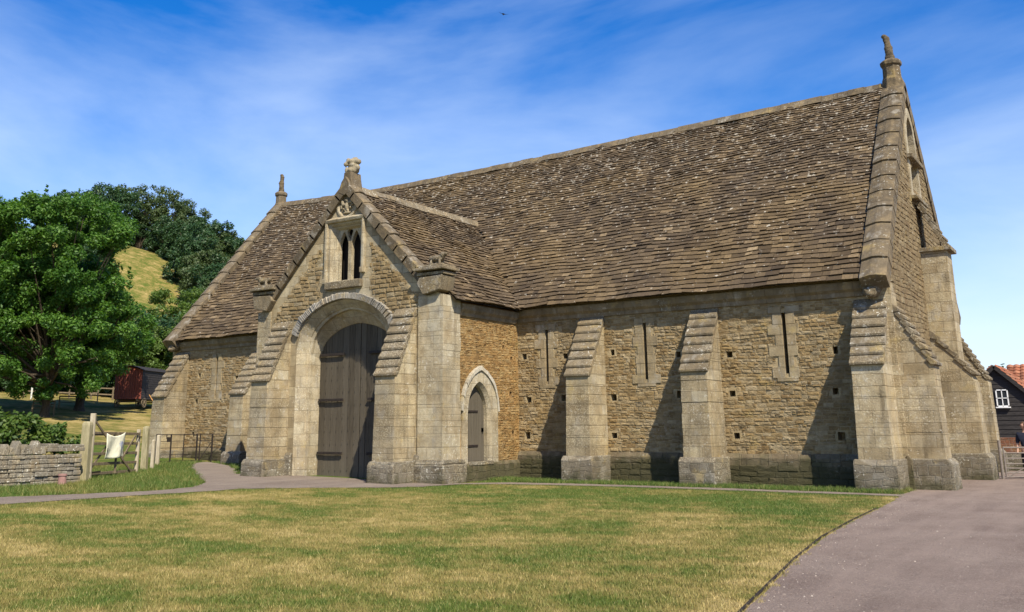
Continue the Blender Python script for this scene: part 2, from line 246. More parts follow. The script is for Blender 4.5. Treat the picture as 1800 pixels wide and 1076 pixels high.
# ------------------------------------------------------------ mesh helper
class MB:
    def __init__(s): s.v = []; s.f = []; s.r = []; s.mi = []
    def add(s, vs, fs, r=None, mi=0):
        b = len(s.v); s.v += [tuple(x) for x in vs]; r = random.random() if r is None else r
        for f in fs: s.f.append(tuple(b+i for i in f)); s.r.append(r); s.mi.append(mi)
    def box(s, x0, x1, y0, y1, z0, z1, r=None, mi=0):
        s.add([(x0, y0, z0), (x1, y0, z0), (x1, y1, z0), (x0, y1, z0), (x0, y0, z1), (x1, y0, z1), (x1, y1, z1), (x0, y1, z1)],
              [(3, 2, 1, 0), (4, 5, 6, 7), (0, 1, 5, 4), (1, 2, 6, 5), (2, 3, 7, 6), (3, 0, 4, 7)], r, mi)
    def obox(s, p, ax, ay, az, r=None):
        """oriented box: centre p and three half-axis vectors"""
        p, ax, ay, az = map(Vector, (p, ax, ay, az)); vs = [p+ax*i+ay*j+az*k for k in (-1, 1) for (i, j) in ((-1, -1), (1, -1), (1, 1), (-1, 1))]
        s.add(vs, [(3, 2, 1, 0), (4, 5, 6, 7), (0, 1, 5, 4), (1, 2, 6, 5), (2, 3, 7, 6), (3, 0, 4, 7)], r)
    def bar(s, a, b, w, h, up=(0, 0, 1), r=None):
        a, b = Vector(a), Vector(b); d = (b-a); l = d.length/2; d.normalize(); u = Vector(up)
        if abs(d.dot(u)) > .95: u = Vector((0, 1, 0))
        sd_ = d.cross(u).normalized(); u = sd_.cross(d); s.obox((a+b)/2, sd_*w/2, d*l, u*h/2, r)
    def prism(s, poly, O, U, V, N, d0, d1, r=None):
        """extrude 2D polygon (u,v) from N*d0 to N*d1"""
        O, U, V, N = map(Vector, (O, U, V, N)); n = len(poly)
        a = [O+U*p[0]+V*p[1]+N*d0 for p in poly]; b = [O+U*p[0]+V*p[1]+N*d1 for p in poly]
        s.add(a+b, [tuple(range(n))[::-1], tuple(range(n, 2*n))]+[(i, (i+1) % n, n+(i+1) % n, n+i) for i in range(n)], r)
    def panel(s, O, U, V, N, outer, holes=(), depth=(), cap=True):
        O, U, V, N = map(Vector, (O, U, V, N)); loops = [outer]+list(holes)
        pts = [Vector((p[0], p[1], 0)) for l in loops for p in l]
        tr = tessellate_polygon([[Vector((p[0], p[1], 0)) for p in l] for l in loops])
        vs = [O+U*p.x+V*p.y for p in pts]; fs = []
        for t in tr:
            a, b, c = (vs[i] for i in t); fs.append(t if (b-a).cross(c-a).dot(N) > 0 else t[::-1])
        s.add(vs, fs)
        for l, d in zip(holes, depth):
            n = len(l); a = [O+U*p[0]+V*p[1] for p in l]; b = [q-N*d for q in a]
            s.add(a+b, [(i, (i+1) % n, n+(i+1) % n, n+i) for i in range(n)])
            if cap: s.add(b, [tuple(range(n))])
    def loft(s, loops, closed=False):
        n = len(loops[0]); vs = [p for l in loops for p in l]; fs = []
        for k in range(len(loops)-1):
            for i in range(n if closed else n-1): j = (i+1) % n; fs.append((k*n+i, k*n+j, (k+1)*n+j, (k+1)*n+i))
        s.add(vs, fs)
    def tube(s, pts, rads, n=8, cap=True):
        rings = []; pts = [Vector(p) for p in pts]
        for i, p in enumerate(pts):
            d = (pts[min(i+1, len(pts)-1)]-pts[max(i-1, 0)]).normalized(); a = d.cross(Vector((0, 0, 1)))
            if a.length < .05: a = d.cross(Vector((0, 1, 0)))
            a.normalize(); b = d.cross(a); rings.append([p+(a*math.cos(t)+b*math.sin(t))*rads[i] for t in (2*math.pi*k/n for k in range(n))])
        s.loft(rings, True)
        if cap: s.add(rings[0], [tuple(range(n))]); s.add(rings[-1], [tuple(range(n))[::-1]])
    def build(s, name, mat, parent=None, bevel=0, smooth=False, fix=False):
        me = bpy.data.meshes.new(name); me.from_pydata(s.v, [], s.f)
        if fix:
            bm = bmesh.new(); bm.from_mesh(me); bmesh.ops.recalc_face_normals(bm, faces=bm.faces); bm.to_mesh(me); bm.free()
        me.update(); n = len(me.polygons); nor = np.empty(n*3); me.polygons.foreach_get('normal', nor); nor = np.abs(nor.reshape(-1, 3))
        lt = np.empty(n, int); me.polygons.foreach_get('loop_total', lt); vi = np.empty(len(me.loops), int); me.loops.foreach_get('vertex_index', vi)
        co = np.empty(len(me.vertices)*3); me.vertices.foreach_get('co', co); co = co.reshape(-1, 3)[vi]; nn = np.repeat(nor, lt, axis=0)
        hor = nn[:, 2] > .85; xf = (~hor) & (nn[:, 0] > nn[:, 1]); uv = np.stack([co[:, 0], co[:, 2]], 1)
        uv[xf] = np.stack([co[xf, 1]+.17, co[xf, 2]], 1); uv[hor] = co[hor, :2]; uv += 100
        l = me.uv_layers.new(name='UVMap'); l.data.foreach_set('uv', uv.astype(np.float32).ravel())
        a = me.attributes.new('rnd', 'FLOAT', 'FACE'); a.data.foreach_set('value', np.array(s.r, np.float32))
        mats = mat if isinstance(mat, (list, tuple)) else [mat]
        for x in mats: me.materials.append(x)
        if len(mats) > 1: me.polygons.foreach_set('material_index', s.mi)
        if smooth: me.polygons.foreach_set('use_smooth', [True]*n)
        o = bpy.data.objects.new(name, me); COL.objects.link(o)
        if parent: o.parent = parent; o.matrix_parent_inverse = parent.matrix_world.inverted()
        if bevel: b = o.modifiers.new('bevel', 'BEVEL'); b.width = bevel; b.segments = 2; b.limit_method = 'ANGLE'
        return o
def tag(o, label=None, cat=None, group=None, kind=None):
    for k, v in (('label', label), ('category', cat), ('group', group), ('kind', kind)):
        if v: o[k] = v
    return o
def empty(name, loc=(0, 0, 0), **k):
    o = bpy.data.objects.new(name, None); COL.objects.link(o); o.location = loc; bpy.context.view_layer.update(); return tag(o, **k)
def blob(name, balls, mat, parent, vox=.04):
    """one continuous carved lump out of ellipsoids (centre, radii)"""
    bm = bmesh.new()
    for c, r in balls:
        g = bmesh.ops.create_icosphere(bm, subdivisions=2, radius=1)
        for v in g['verts']:
            n = 1+.12*math.sin(v.co.x*7+c[0]*9)*math.cos(v.co.z*6+c[2]*5)
            v.co = Vector((c[0]+v.co.x*r[0]*n, c[1]+v.co.y*r[1]*n, c[2]+v.co.z*r[2]*n))
    me = bpy.data.meshes.new(name); bm.to_mesh(me); bm.free(); me.uv_layers.new(name='UVMap'); me.materials.append(mat)
    o = bpy.data.objects.new(name, me); COL.objects.link(o)
    if parent: o.parent = parent; o.matrix_parent_inverse = parent.matrix_world.inverted()
    r = o.modifiers.new('remesh', 'REMESH'); r.mode = 'VOXEL'; r.voxel_size = vox; return o
def arch(cx, hw, z0, zs, za, n=14, p=1.0):
    """opening outline: jambs from z0 to zs, pointed arch to za"""
    L_ = [(cx-hw, z0)]
    for i in range(n+1):
        t = i/n; x = -hw*(1-t); q = abs(x)/hw; L_.append((cx+x, zs+(za-zs)*((1-q**2)**.5*(1-p)+p*math.sqrt(max(0, 1-((q+.35)/1.35)**2))/math.sqrt(1-(.35/1.35)**2))))
    R_ = [(2*cx-x, z) for x, z in L_[:-1]][::-1]
    return L_+R_

# ------------------------------------------------------------ terrain
TX = [-4000, -1200, -400, -200, -90, -72, -60, -50, -40, -32, -27, -20, -10, 4000]
TZ = [30, 30, 24, 12, 6.5, 4.4, 3.4, 2.25, 1.3, .62, .34, .15, 0, 0]
def H(x, y):
    x = np.asarray(x, float); y = np.asarray(y, float)
    h = np.interp(x, TX, TZ); f = np.clip((y-70)/80, 0, 1); h = h*(1-.0*f)
    h = h+36*np.exp(-((x+212)**2+(y-106)**2)/(2*52**2))
    return h
def Hs(x, y): return float(H(x, y))
ax = np.concatenate([np.arange(-3000, -320, 200), np.arange(-320, -80, 8), np.arange(-80, 12, 1.0), np.arange(12, 60, 6), np.arange(60, 3000, 200)])
ay = np.concatenate([np.arange(-1500, -60, 120), np.arange(-60, -30, 5), np.arange(-30, 26, 1.0), np.arange(26, 60, 4), np.arange(60, 240, 8), np.arange(240, 3000, 200)])
ax.sort(); ay.sort(); gx, gy = np.meshgrid(ax, ay); gz = H(gx, gy)
nx, ny = len(ax), len(ay); idx = np.arange(nx*ny).reshape(ny, nx)
fc = np.stack([idx[:-1, :-1], idx[:-1, 1:], idx[1:, 1:], idx[1:, :-1]], -1).reshape(-1, 4)
me = bpy.data.meshes.new('ground'); me.from_pydata(np.stack([gx, gy, gz], -1).reshape(-1, 3).tolist(), [], fc.tolist())
def grass_color(m, o, blade=False):
    p = m.warp(o, (.5, .9), (2.5, .35)); n = m.noise(m.mapv(p, scale=(1, 1.1, 0), rot=(0, 0, .3)), .36, 6, .62); n2 = m.noise(m.mapv(o, scale=(1, 1, 0), loc=(7, 3, 0)), 1.9, 5, .7)
    X = m.xyz(o); f = m.ma('ADD', n, m.rng(n2, .25, .75, -.2, .2))
    # the mown band along the path and the corner by the timber gate stay greener
    band = m.rng(m.ma('ABSOLUTE', m.ma('ADD', m.ma('ADD', X[1], 7.2), m.ma('MULTIPLY', X[0], .18))), 3.2, .6, 0, -.15)
    far = m.rng(X[1], -3.4, -2.6, 0, -.3); far = m.ma('MULTIPLY', far, m.rng(X[0], -27, -24))
    lef = m.ma('MULTIPLY', m.rng(X[0], -14, -17), m.rng(X[0], -27, -24, 0, -.2))
    dry = m.ma('ADD', m.rng(X[0], -33, -40, 0, .06), m.rng(X[0], -80, -110, 0, -.07)); f = m.ma('ADD', f, m.ma('ADD', m.ma('ADD', band, far), m.ma('ADD', lef, dry)))
    ed_ = m.ma('SUBTRACT', X[0], m.ma('ADD', .3, m.ma('MULTIPLY', .0051, m.ma('MULTIPLY', X[1], X[1])))); f = m.ma('ADD', f, m.ma('MULTIPLY', m.rng(ed_, -.5, -.1, 0, .22), m.rng(n2, .35, .6)))
    c = m.ramp(f, (.26, (.07, .12, .016)), (.40, (.115, .14, .024)), (.48, (.195, .175, .045)), (.57, (.29, .228, .072)), (.72, (.45, .34, .14)))
    return c, f
def ground_mat():
    m = M('lawn_grass_ground', .95, .1); o = m.obj(); c, f = grass_color(m, o)
    n = m.noise(o, 40, 4, .7); c = m.mix(m.rng(n, .3, .7, .55, 0), c, (.05, .05, .016)); m.col(c); m.bump(m.noise(o, 26, 5, .7), .03); return m.m
m_ground = ground_mat(); me.materials.append(m_ground); go = bpy.data.objects.new('ground', me); COL.objects.link(go); go['kind'] = 'structure'
me.polygons.foreach_set('use_smooth', [True]*len(me.polygons))

def gravel_mat(name, a, b, c3):
    m = M(name, .95, .12); o = m.obj(); c = m.mix(m.rng(m.noise(o, .8, 5, .65), .35, .65), a, b); s_ = m.noise(o, 48, 4, .85); s2 = m.noise(o, 14, 5, .7)
    c = m.mix(m.rng(s2, .35, .65, .3, 0), c, (.10, .08, .07)); c = m.mix(m.rng(s_, .36, .60, .6, 0), c, (.06, .05, .045)); c = m.mix(m.rng(m.noise(o, 60, 2), .6, .68, 0, .35), c, c3)
    st = m.noise(m.mapv(m.warp(o, (.3, .8)), scale=(1.6, .14, 1), rot=(0, 0, .1)), 1.3, 6, .6); c = m.mix(m.rng(st, .35, .65, 0, .45), c, b); m.col(c); m.bump(m.ma('ADD', s_, s2), .02); return m.m
m_drive = gravel_mat('driveway_tarmac', (.205, .15, .12), (.30, .235, .19), (.52, .46, .38))
m_path = gravel_mat('path_tarmac', (.205, .16, .125), (.28, .23, .18), (.5, .45, .38))
def sheet(name, poly, mat, lift, step=1.0):
    """flat sheet following the ground; polygon is cut to a grid so it can bend"""
    bm = bmesh.new(); vs = [bm.verts.new((x, y, 0)) for x, y in poly]; bm.faces.new(vs)
    xs = [p[0] for p in poly]; ys = [p[1] for p in poly]
    for a, lo, hi in ((0, min(xs), max(xs)), (1, min(ys), max(ys))):
        k = math.ceil(lo/step)*step
        while k < hi and k < 60:
            n = [0, 0, 0]; n[a] = 1; co = [0, 0, 0]; co[a] = k
            bmesh.ops.bisect_plane(bm, geom=bm.verts[:]+bm.edges[:]+bm.faces[:], plane_co=co, plane_no=n); k += step
    bmesh.ops.triangulate(bm, faces=bm.faces)
    for v in bm.verts: v.co.z = Hs(v.co.x, v.co.y)+lift
    bm.normal_update()
    for f in bm.faces:
        if f.normal.z < 0: f.normal_flip()
    me = bpy.data.meshes.new(name); bm.to_mesh(me); bm.free(); me.materials.append(mat); o = bpy.data.objects.new(name, me); COL.objects.link(o); o['kind'] = 'structure'; return o
random.seed(3)
def wob(pts, a=.06, step=.35):
    out = []
    for p, q in zip(pts, pts[1:]):
        d = math.hypot(q[0]-p[0], q[1]-p[1]); n = max(1, int(d/step))
        for i in range(n): t = i/n; out.append((p[0]+(q[0]-p[0])*t+random.uniform(-a, a), p[1]+(q[1]-p[1])*t+random.uniform(-a, a)))
    return out+[pts[-1]]
drive_edge = [(.2, -2.2), (.42, -4.1), (.60, -6.5), (.78, -9.2), (1.02, -12), (1.4, -14.7), (2.0, -18.3), (2.75, -22), (4, -28), (6, -36)]
sheet('driveway', wob(drive_edge, .02)+[(30, -36), (30, 40), (-14, 40), (-14, 12.2), (.0, 12.2), (.0, -2.2)], m_drive, .006, 2)
path_poly = wob([(-12.0, -4.2), (-11.5, -3.5), (-10.7, -2.45), (-9.18, -2.05), (-7.36, -1.95), (-4.29, -1.95), (-.97, -2.1), (.2, -2.25)], .05, .25)+wob([(.3, -2.85), (-.74, -2.78), (-3.86, -2.7), (-6.81, -2.65), (-8.44, -2.85), (-10.1, -3.1), (-11.3, -4.0), (-11.67, -5.7), (-12.18, -6.5), (-13.11, -7.35), (-13.99, -8.2), (-14.9, -9.3), (-14.9, -10.6), (-15.1, -11.4), (-15.2, -12.8), (-15.3, -14.3), (-15.5, -17), (-16.5, -26)], .06, .25)+wob([(-18.5, -26), (-17.6, -16.5), (-16.9, -13.6), (-16.3, -12.0), (-16.15, -10.7), (-16.5, -9.6), (-17.5, -8.4), (-20.1, -6.5), (-23.2, -4.3), (-26.1, -1.95), (-26.6, -.8), (-24.3, -1.75), (-21.8, -3.4), (-20.1, -4.9), (-19.9, -4.1)], .07, .25)
sheet('path', path_poly, m_path, .012, 1)

# ------------------------------------------------------------ the barn
Ln, Wd, MID = 30.3, 11.6, 5.8
def ridge_z(x): return float(np.interp(x, [-30.3, -29.9, -26, -23, -18, -13, -6.6, -3.6, -.7, 0], [12.95, 12.9, 12.74, 12.68, 12.68, 12.74, 12.88, 12.94, 13.0, 13.02]))
def eave_z(x): return 5.56-.10*max(0, min(1, (-x-14)/16))
FW_ = (0, -1, 0)
barn = empty('barn', (0, 0, 0), label='long medieval tithe barn of golden stone with a steep stone slate roof and gabled porch', cat='barn')
X, Y, Z = (1, 0, 0), (0, 1, 0), (0, 0, 1)
def rect(a, b, c, d): return [(a, c), (b, c), (b, d), (a, d)]
slits = [(-10.84, 3.1, 4.8), (-7.28, 3.05, 4.8), (-2.93, 3.07, 4.8), (-27.27, 3.0, 4.68), (-21.2, 3.0, 4.7)]
putl = [(-12.05+.32, 3.95), (-11.58, 2.5), (-11.65, 1.36), (-8.43, 3.93), (-8.44, 2.52), (-8.47, 1.36), (-10.15, 3.9), (-10.25, 2.55), (-6.2, 3.76), (-6.24, 2.57), (-4.6, 3.68), (-4.59, 2.55),
        (-4.54, 1.35), (-1.57, 3.66), (-1.66, 2.54), (-1.61, 1.34), (-28.4, 3.9), (-28.5, 2.8), (-28.6, 1.42), (-26.0, 3.7), (-26.1, 1.5)]
holes = [rect(x-.066, x+.066, z0, z1) for x, z0, z1 in slits]; dep = [.75]*len(holes)
random.seed(5)
for x, z in putl:
    a, b = random.uniform(.07, .1), random.uniform(.08, .11); holes.append([(x-a, z-b), (x+a*1.05, z-b*.9), (x+a, z+b), (x-a*.95, z+b*1.05)]); dep.append(.4)
b = MB(); b.panel((0, 0, 0), X, Z, (0, -1, 0), rect(-Ln, 0, -.6, 5.62), holes, dep)
hb_ = [(x-.1, x+.1, z0-.03, z1+.03) for x, z0, z1 in slits]+[(x-.1, x+.1, z-.1, z+.1) for x, z in putl]
sl_ = [(x-.27, x+.27, z0-.2, z1+.1) for x, z0, z1 in slits]; bt_ = [(-.95, .1), (-5.6, -4.95), (-9.42, -8.78), (-24.95, -24.3), (-29.9, -29.2), (-19.9, -12.05)]
random.seed(77)
def kp(a, c, va, vb):
    if any(a < h1 and c > h0 and va < q1 and vb > q0 for h0, h1, q0, q1 in hb_+sl_): return False
    return not any(a > q0 and c < q1 for q0, q1 in bt_)
rubble_stones(b, (0, 0, 0), X, Z, (0, -1, 0), -Ln, 0, .86, 5.3, kp, (.062, .13), (.09, .29), (.003, .025))
b.build('front_wall', [m_mo, m_st], barn)
# gable walls (right one seen), back wall
def gable_poly(e=0): return [(0, -.6), (Wd, -.6), (Wd, 5.6), (MID, 12.7), (0, 5.6)]
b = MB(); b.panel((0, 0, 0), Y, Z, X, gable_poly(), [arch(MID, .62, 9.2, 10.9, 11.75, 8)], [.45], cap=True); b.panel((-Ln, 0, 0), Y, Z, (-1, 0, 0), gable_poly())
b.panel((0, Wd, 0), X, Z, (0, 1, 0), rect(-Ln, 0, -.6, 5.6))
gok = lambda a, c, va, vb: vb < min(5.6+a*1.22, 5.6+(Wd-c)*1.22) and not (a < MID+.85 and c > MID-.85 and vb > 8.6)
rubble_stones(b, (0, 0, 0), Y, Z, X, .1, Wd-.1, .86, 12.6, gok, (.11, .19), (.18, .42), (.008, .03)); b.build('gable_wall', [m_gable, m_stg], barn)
b = MB(); z = .8; random.seed(31)
while z < 5.3:
    h = random.choice((.24, .3, .36)); ww = random.choice((.35, .6)); b.box(-.45, .035+random.uniform(-.004, .004), -.035, ww, z, z+h-.003, .5); z += h
b.build('quoins', m_ash, barn, .008)
# gable window: dressed frame round an arched recess, transom hood half way up
b = MB(); o_, i_ = arch(MID, .86, 8.75, 10.95, 12.05, 8), arch(MID, .6, 9.0, 10.9, 11.72, 8)
b.panel((.05, 0, 0), Y, Z, X, o_, [i_], [.3], cap=False); b.loft([[(.05, y, z) for y, z in o_+o_[:1]], [(-.01, y, z) for y, z in o_+o_[:1]]])
gw = b.build('gable_window', m_frame, barn)
b = MB(); b.box(-.05, .2, MID-.95, MID+.95, 10.1, 10.24); b.box(-.05, .22, MID-.95, MID+.95, 8.72, 8.84); b.box(-.25, -.1, MID-.07, MID+.07, 9, 11.6); b.build('sill', m_slab, gw, .015)
b = MB(); b.box(-.36, -.34, MID-.6, MID+.6, 9, 11.7); b.build('window_dark_back', m_dark, gw)  # near-black sheet across the recess, interior shade put into its colour
# plinth course
b = MB(); pr = [(0, -.6), (.14, -.6), (.14, .74), (.06, .86), (0, .86)]
x = -Ln
while x < -.02:
    e = min(0, x+random.uniform(.5, .9)); j = random.uniform(-.012, .012)
    if e > -.25: e = 0
    b.prism([(p[0]+(j if p[0] > .1 else 0), p[1]+(random.uniform(-.012, .012) if p[1] > .8 else 0)) for p in pr], (0, 0, 0), (0, -1, 0), Z, X, x, e); x = e
b.build('plinth', m_plinth, barn, .02)
b = MB(); b.prism(pr, (0, 0, 0), X, Z, Y, -.14, Wd); b.build('plinth', m_plinth, barn, .02)
for ga, gb in ((-29.1, -25.05), (-24.2, -20.05), (-11.95, -9.5), (-8.7, -5.7), (-4.85, -1.05)):
    b = MB(); rubble_stones(b, (0, -.145, 0), X, Z, FW_, ga, gb, -.25, .7, lambda a, c, va, vb: True, (.1, .2), (.2, .5), (.006, .024), mi=0); b.build('plinth_stones', m_stf, barn)
# eaves cornice
for xs_, xe_ in ((-Ln+.6, -20.0), (-12.0, -.66)):
  b = MB(); x = xs_
  while x < xe_-.05:
    e = min(xe_, x+random.uniform(.8, 1.3)); q = eave_z(x)-5.56
    b.prism([(0, 5.08+q), (.06, 5.10+q), (.08, 5.22+q), (.17, 5.3+q), (.2, 5.42+q), (.2, 5.5+q), (0, 5.5+q)], (0, 0, 0), (0, -1, 0), Z, X, x, e-.004); x = e
  b.build('cornice', m_corn, barn, .008)
# slit window surrounds: alternating dressed blocks, proud of the rubble
m_slit = ashlar('slit_dressings', [(.36, .28, .16), (.46, .37, .22), (.40, .31, .18)], (.2, .16, .1), white=.4, mz=(.8, -.3))
for x, z0, z1 in slits:
    b = MB(); zz = z0-.12; k = 0; random.seed(int(-x*10))
    while zz < z1+.1:
        h = random.uniform(.26, .36); h = min(h, z1+.18-zz)
        if h < .1: break
        for sdir in (-1, 1):
            wd = random.choice((.34, .42, .48)) if k % 2 == 0 else random.choice((.22, .27, .32)); a, c = (x-wd, x-.058) if sdir < 0 else (x+.058, x+wd)
            b.box(a, c, -.024-random.uniform(0, .01), .05, zz, zz+h-.004)
        zz += h; k += 1
    so_ = b.build('slit_window', m_slit, barn, .006)
    b = MB(); b.box(x-.3, x+.3, -.03, .05, z0-.22, z0-.1, .5); b.build('sill', m_slit, so_, .01)

def slabs(b, o, w_, width, d0, z0, d1, z1, n, lip=.08, th=.13):
    """weathering slabs down a buttress slope from (d0,z0) at the wall to (d1,z1); o = outward, w_ = across"""
    for i in range(n):
        ta, tb = i/n, (i+1)/n; da, za = d0+(d1-d0)*ta, z0+(z1-z0)*ta; db, zb = d0+(d1-d0)*tb, z0+(z1-z0)*tb; j = random.uniform(-.015, .015); hh = width/2+.03+random.uniform(0, .02)
        poly = [(da-.06, za-.1), (da+.012, za-.01), (db+lip+j, zb+.03), (db+lip+j-.006, zb-.04), (db-.05, zb-.045)]
        if i == 0: poly[0] = (da-.02, za-.25); poly[1] = (da-.02, za+.03)
        b.prism([(p[0], p[1]) for p in poly], (0, 0, 0), o, Z, w_, -hh, hh) if False else b.prism(poly, slabs.org, o, Z, w_, -hh, hh)
def buttress(org, o, w_, width, proj, ztop, zlow, n, zfoot=.78, foot=.14, name='buttress', fmat=None, rear=.0, batter=.06):
    """stepped buttress; org = point on the wall line at the middle of the buttress"""
    org, o, w_ = Vector(org), Vector(o), Vector(w_); b = MB(); z = zfoot-.05; slope = (ztop-zlow)/proj
    while z < ztop-.12:
        h = random.choice((.27, .31, .35, .42)); z1 = min(z+h, ztop-.1)
        if zlow-.12 < z1 < zlow+.12: z1 = zlow
        j, k = random.uniform(-.007, .007), random.uniform(-.007, .007); bt = batter*max(0, (zlow-z)/(zlow-zfoot)); bt1 = batter*max(0, (zlow-z1)/(zlow-zfoot))
        if z1 <= zlow+.001: poly = [(-rear, z), (proj+bt+j, z), (proj+bt1+j, z1), (-rear, z1)]
        else:
            pa = min(proj, (ztop-z)/slope)-.02; pb = min(proj, (ztop-z1)/slope)-.02; poly = [(-rear, z), (max(pa, .02), z), (max(pb, .01), z1), (-rear, z1)]
        b.prism(poly, org, o, Z, w_, -width/2-bt*.4+k, width/2+bt*.4+j); z = z1
    bo = b.build(name, m_ash, barn, .012, fix=True)
    b = MB(); slabs.org = org; slabs(b, o, w_, width, 0, ztop, proj, zlow, n); b.build('weathering', m_slab, bo, .014, fix=True)
    b = MB(); w2 = width/2+foot; p2 = proj+batter+foot
    b.prism([(-rear, -.6), (p2+.03, -.6), (p2, zfoot-.12), (proj+batter+.03, zfoot), (-rear, zfoot)], org, o, Z, w_, -w2, w2)
    b.build('buttress_plinth', fmat or m_foot, bo, .035, fix=True); return bo
random.seed(11)
FW = (0, -1, 0)
for cx, zt, zl in ((-.52, 5.0, 3.2), (-5.28, 5.08, 3.2), (-9.1, 5.15, 3.2), (-24.62, 4.78, 3.02), (-29.55, 4.98, 3.02)):
    buttress((cx, 0, 0), FW, X, .8, 1.16, zt, zl, 7 if cx > -20 else 7)
for cy in (.42, 11.1): buttress((0, cy, 0), X, Y, .8, .88, 4.85, 3.2, 8)
# centre buttress of the gable: two stages
buttress((0, 5.85, 0), X, Y, .95, 1.13, 4.55, 3.15, 5)
b = MB(); b.box(-.1, .78, 5.38, 6.32, 3.6, 7.05); cb = b.build('upper_buttress', m_ash, barn, .015)
b = MB(); slabs.org = Vector((0, 5.85, 0)); slabs(b, Vector(X), Vector(Y), .95, 0, 8.9, .78, 7.2, 6); b.box(-.05, .93, 5.28, 6.42, 7.03, 7.16); b.build('weathering', m_slab, cb, .012, fix=True)
# kneeler heads under the coping at the eaves corners
for nm, cx in (('head', -.42), ('head', -29.95)):
    blob('corbel_head', [((cx, -.16, 5.2), (.26, .2, .2)), ((cx, -.34, 5.14), (.2, .14, .17)), ((cx-.12, -.42, 5.2), (.05, .06, .05)), ((cx+.12, -.42, 5.2), (.05, .06, .05)), ((cx, -.46, 5.08), (.1, .08, .07)), ((cx-.2, -.25, 5.33), (.09, .08, .08)), ((cx+.2, -.25, 5.33), (.09, .08, .08))], m_slab, barn, .03)

# ------------------------------------------------------------ roofs in stone slates
PX, PHW, PYF = -16.0, 4.38, -4.0       # porch ridge x, half width, front end of its roof
PR, PE = 9.66, 5.5
def porch_rz(x): return PR-(PR-PE)*abs(x-PX)/PHW
def main_rz(x, y): t = (y+.4)/6.2; return eave_z(x)+(ridge_z(x)-eave_z(x))*t-.13*math.sin(math.pi*min(max(t, 0), 1))
def courses(S, e0, e1):
    out = [0]; 
    while out[-1] < S-.08: t = out[-1]/S; out.append(out[-1]+(e0+(e1-e0)*t)*random.uniform(.93, 1.07))
    return out
def tiles(b, P, u0f, u1f, S, keep, e0, e1, wmin, wmax):
    cs = courses(S, e0, e1)
    for k, s0 in enumerate(cs[:-1]):
        ex = cs[k+1]-s0; u = u0f(s0)+random.uniform(-.2, 0); end = u1f(s0); lo = u0f(s0); sc = .62+.38*(1-s0/S)
        while u < end:
            wd = random.uniform(wmin, wmax)*sc*1.15; a, c = max(u+.004, lo), min(u+wd-.004, end); u += wd
            if c-a < .05: continue
            if keep and not keep((a+c)/2, s0+ex*.3): continue
            th = random.uniform(.034, .068); j = random.uniform(-.024, .024)*(1 if k else .6); tw = random.uniform(-.008, .008); sa = s0-.03+j; sb = s0+ex*1.12; th2 = .006
            jag = random.uniform(-.016, .016)
            vs = [P(a, sa, th+tw), P(c, sa+jag, th-tw), P(c, sb, th2), P(a, sb, th2), P(a+.004, sa+.045, tw-.012), P(c-.004, sa+jag+.045, -tw-.012)]
            b.add(vs, [(0, 1, 2, 3), (4, 5, 1, 0), (4, 0, 3), (1, 5, 2)], random.betavariate(2.2, 2.4))
def PM(u, s, n):
    t = s/9.7; wv = .022*math.sin(u*1.7+s*.9)+.016*math.sin(u*4.1-s*2.3+1)+.012*math.sin(s*5+u*.7)
    y = -.4+6.2*t; return (u, y-.77*(n+wv), main_rz(u, y)+.64*(n+wv))
random.seed(21)
b = MB(); tiles(b, PM, lambda s: -Ln+.55, lambda s: -.6, 9.68, lambda u, s: main_rz(u, -.4+6.2*s/9.7)+.02 > (porch_rz(u) if abs(u-PX) < PHW else -9), .225, .115, .17, .42)
# sheathing below the slates and the plain rear slope
for i in range(60):
    xa, xb = -Ln+.5+(Ln-1.1)*i/60, -Ln+.5+(Ln-1.1)*(i+1)/60
    for k in range(8):
        y0, y1 = -.36+6.16*k/8, -.36+6.16*(k+1)/8
        if abs((xa+xb)/2-PX) < PHW and main_rz(xa, y1) < porch_rz((xa+xb)/2)-.25: continue
        b.add([(xa, y0, main_rz(xa, y0)-.05), (xb, y0, main_rz(xb, y0)-.05), (xb, y1, main_rz(xb, y1)-.05), (xa, y1, main_rz(xa, y1)-.05)], [(0, 1, 2, 3)], .2)
    b.add([(xa, 5.75, ridge_z(xa)), (xb, 5.75, ridge_z(xb)), (xb, 12.0, 5.5), (xa, 12.0, 5.5)], [(3, 2, 1, 0)][:1], .4)
main_roof = b.build('roof', m_roof, barn)
b = MB(); x = -Ln+.6
while x < -.7:
    e = min(-.66, x+random.uniform(.42, .6)); z0, z1 = ridge_z(x), ridge_z(e); j = random.uniform(-.015, .02)
    pf = [(-.24, -.2), (-.1, .055), (0, .095), (.1, .055), (.24, -.2)]
    va = [(x+.005, MID+p[0], z0+p[1]+j) for p in pf]; vb = [(e-.005, MID+p[0], z1+p[1]+j) for p in pf]
    b.add(va+vb, [(i, i+1, 6+i, 5+i) for i in range(4)]+[(0, 1, 2, 3, 4), (9, 8, 7, 6, 5)]); x = e
b.build('ridge_stones', m_cope, main_roof, fix=True)
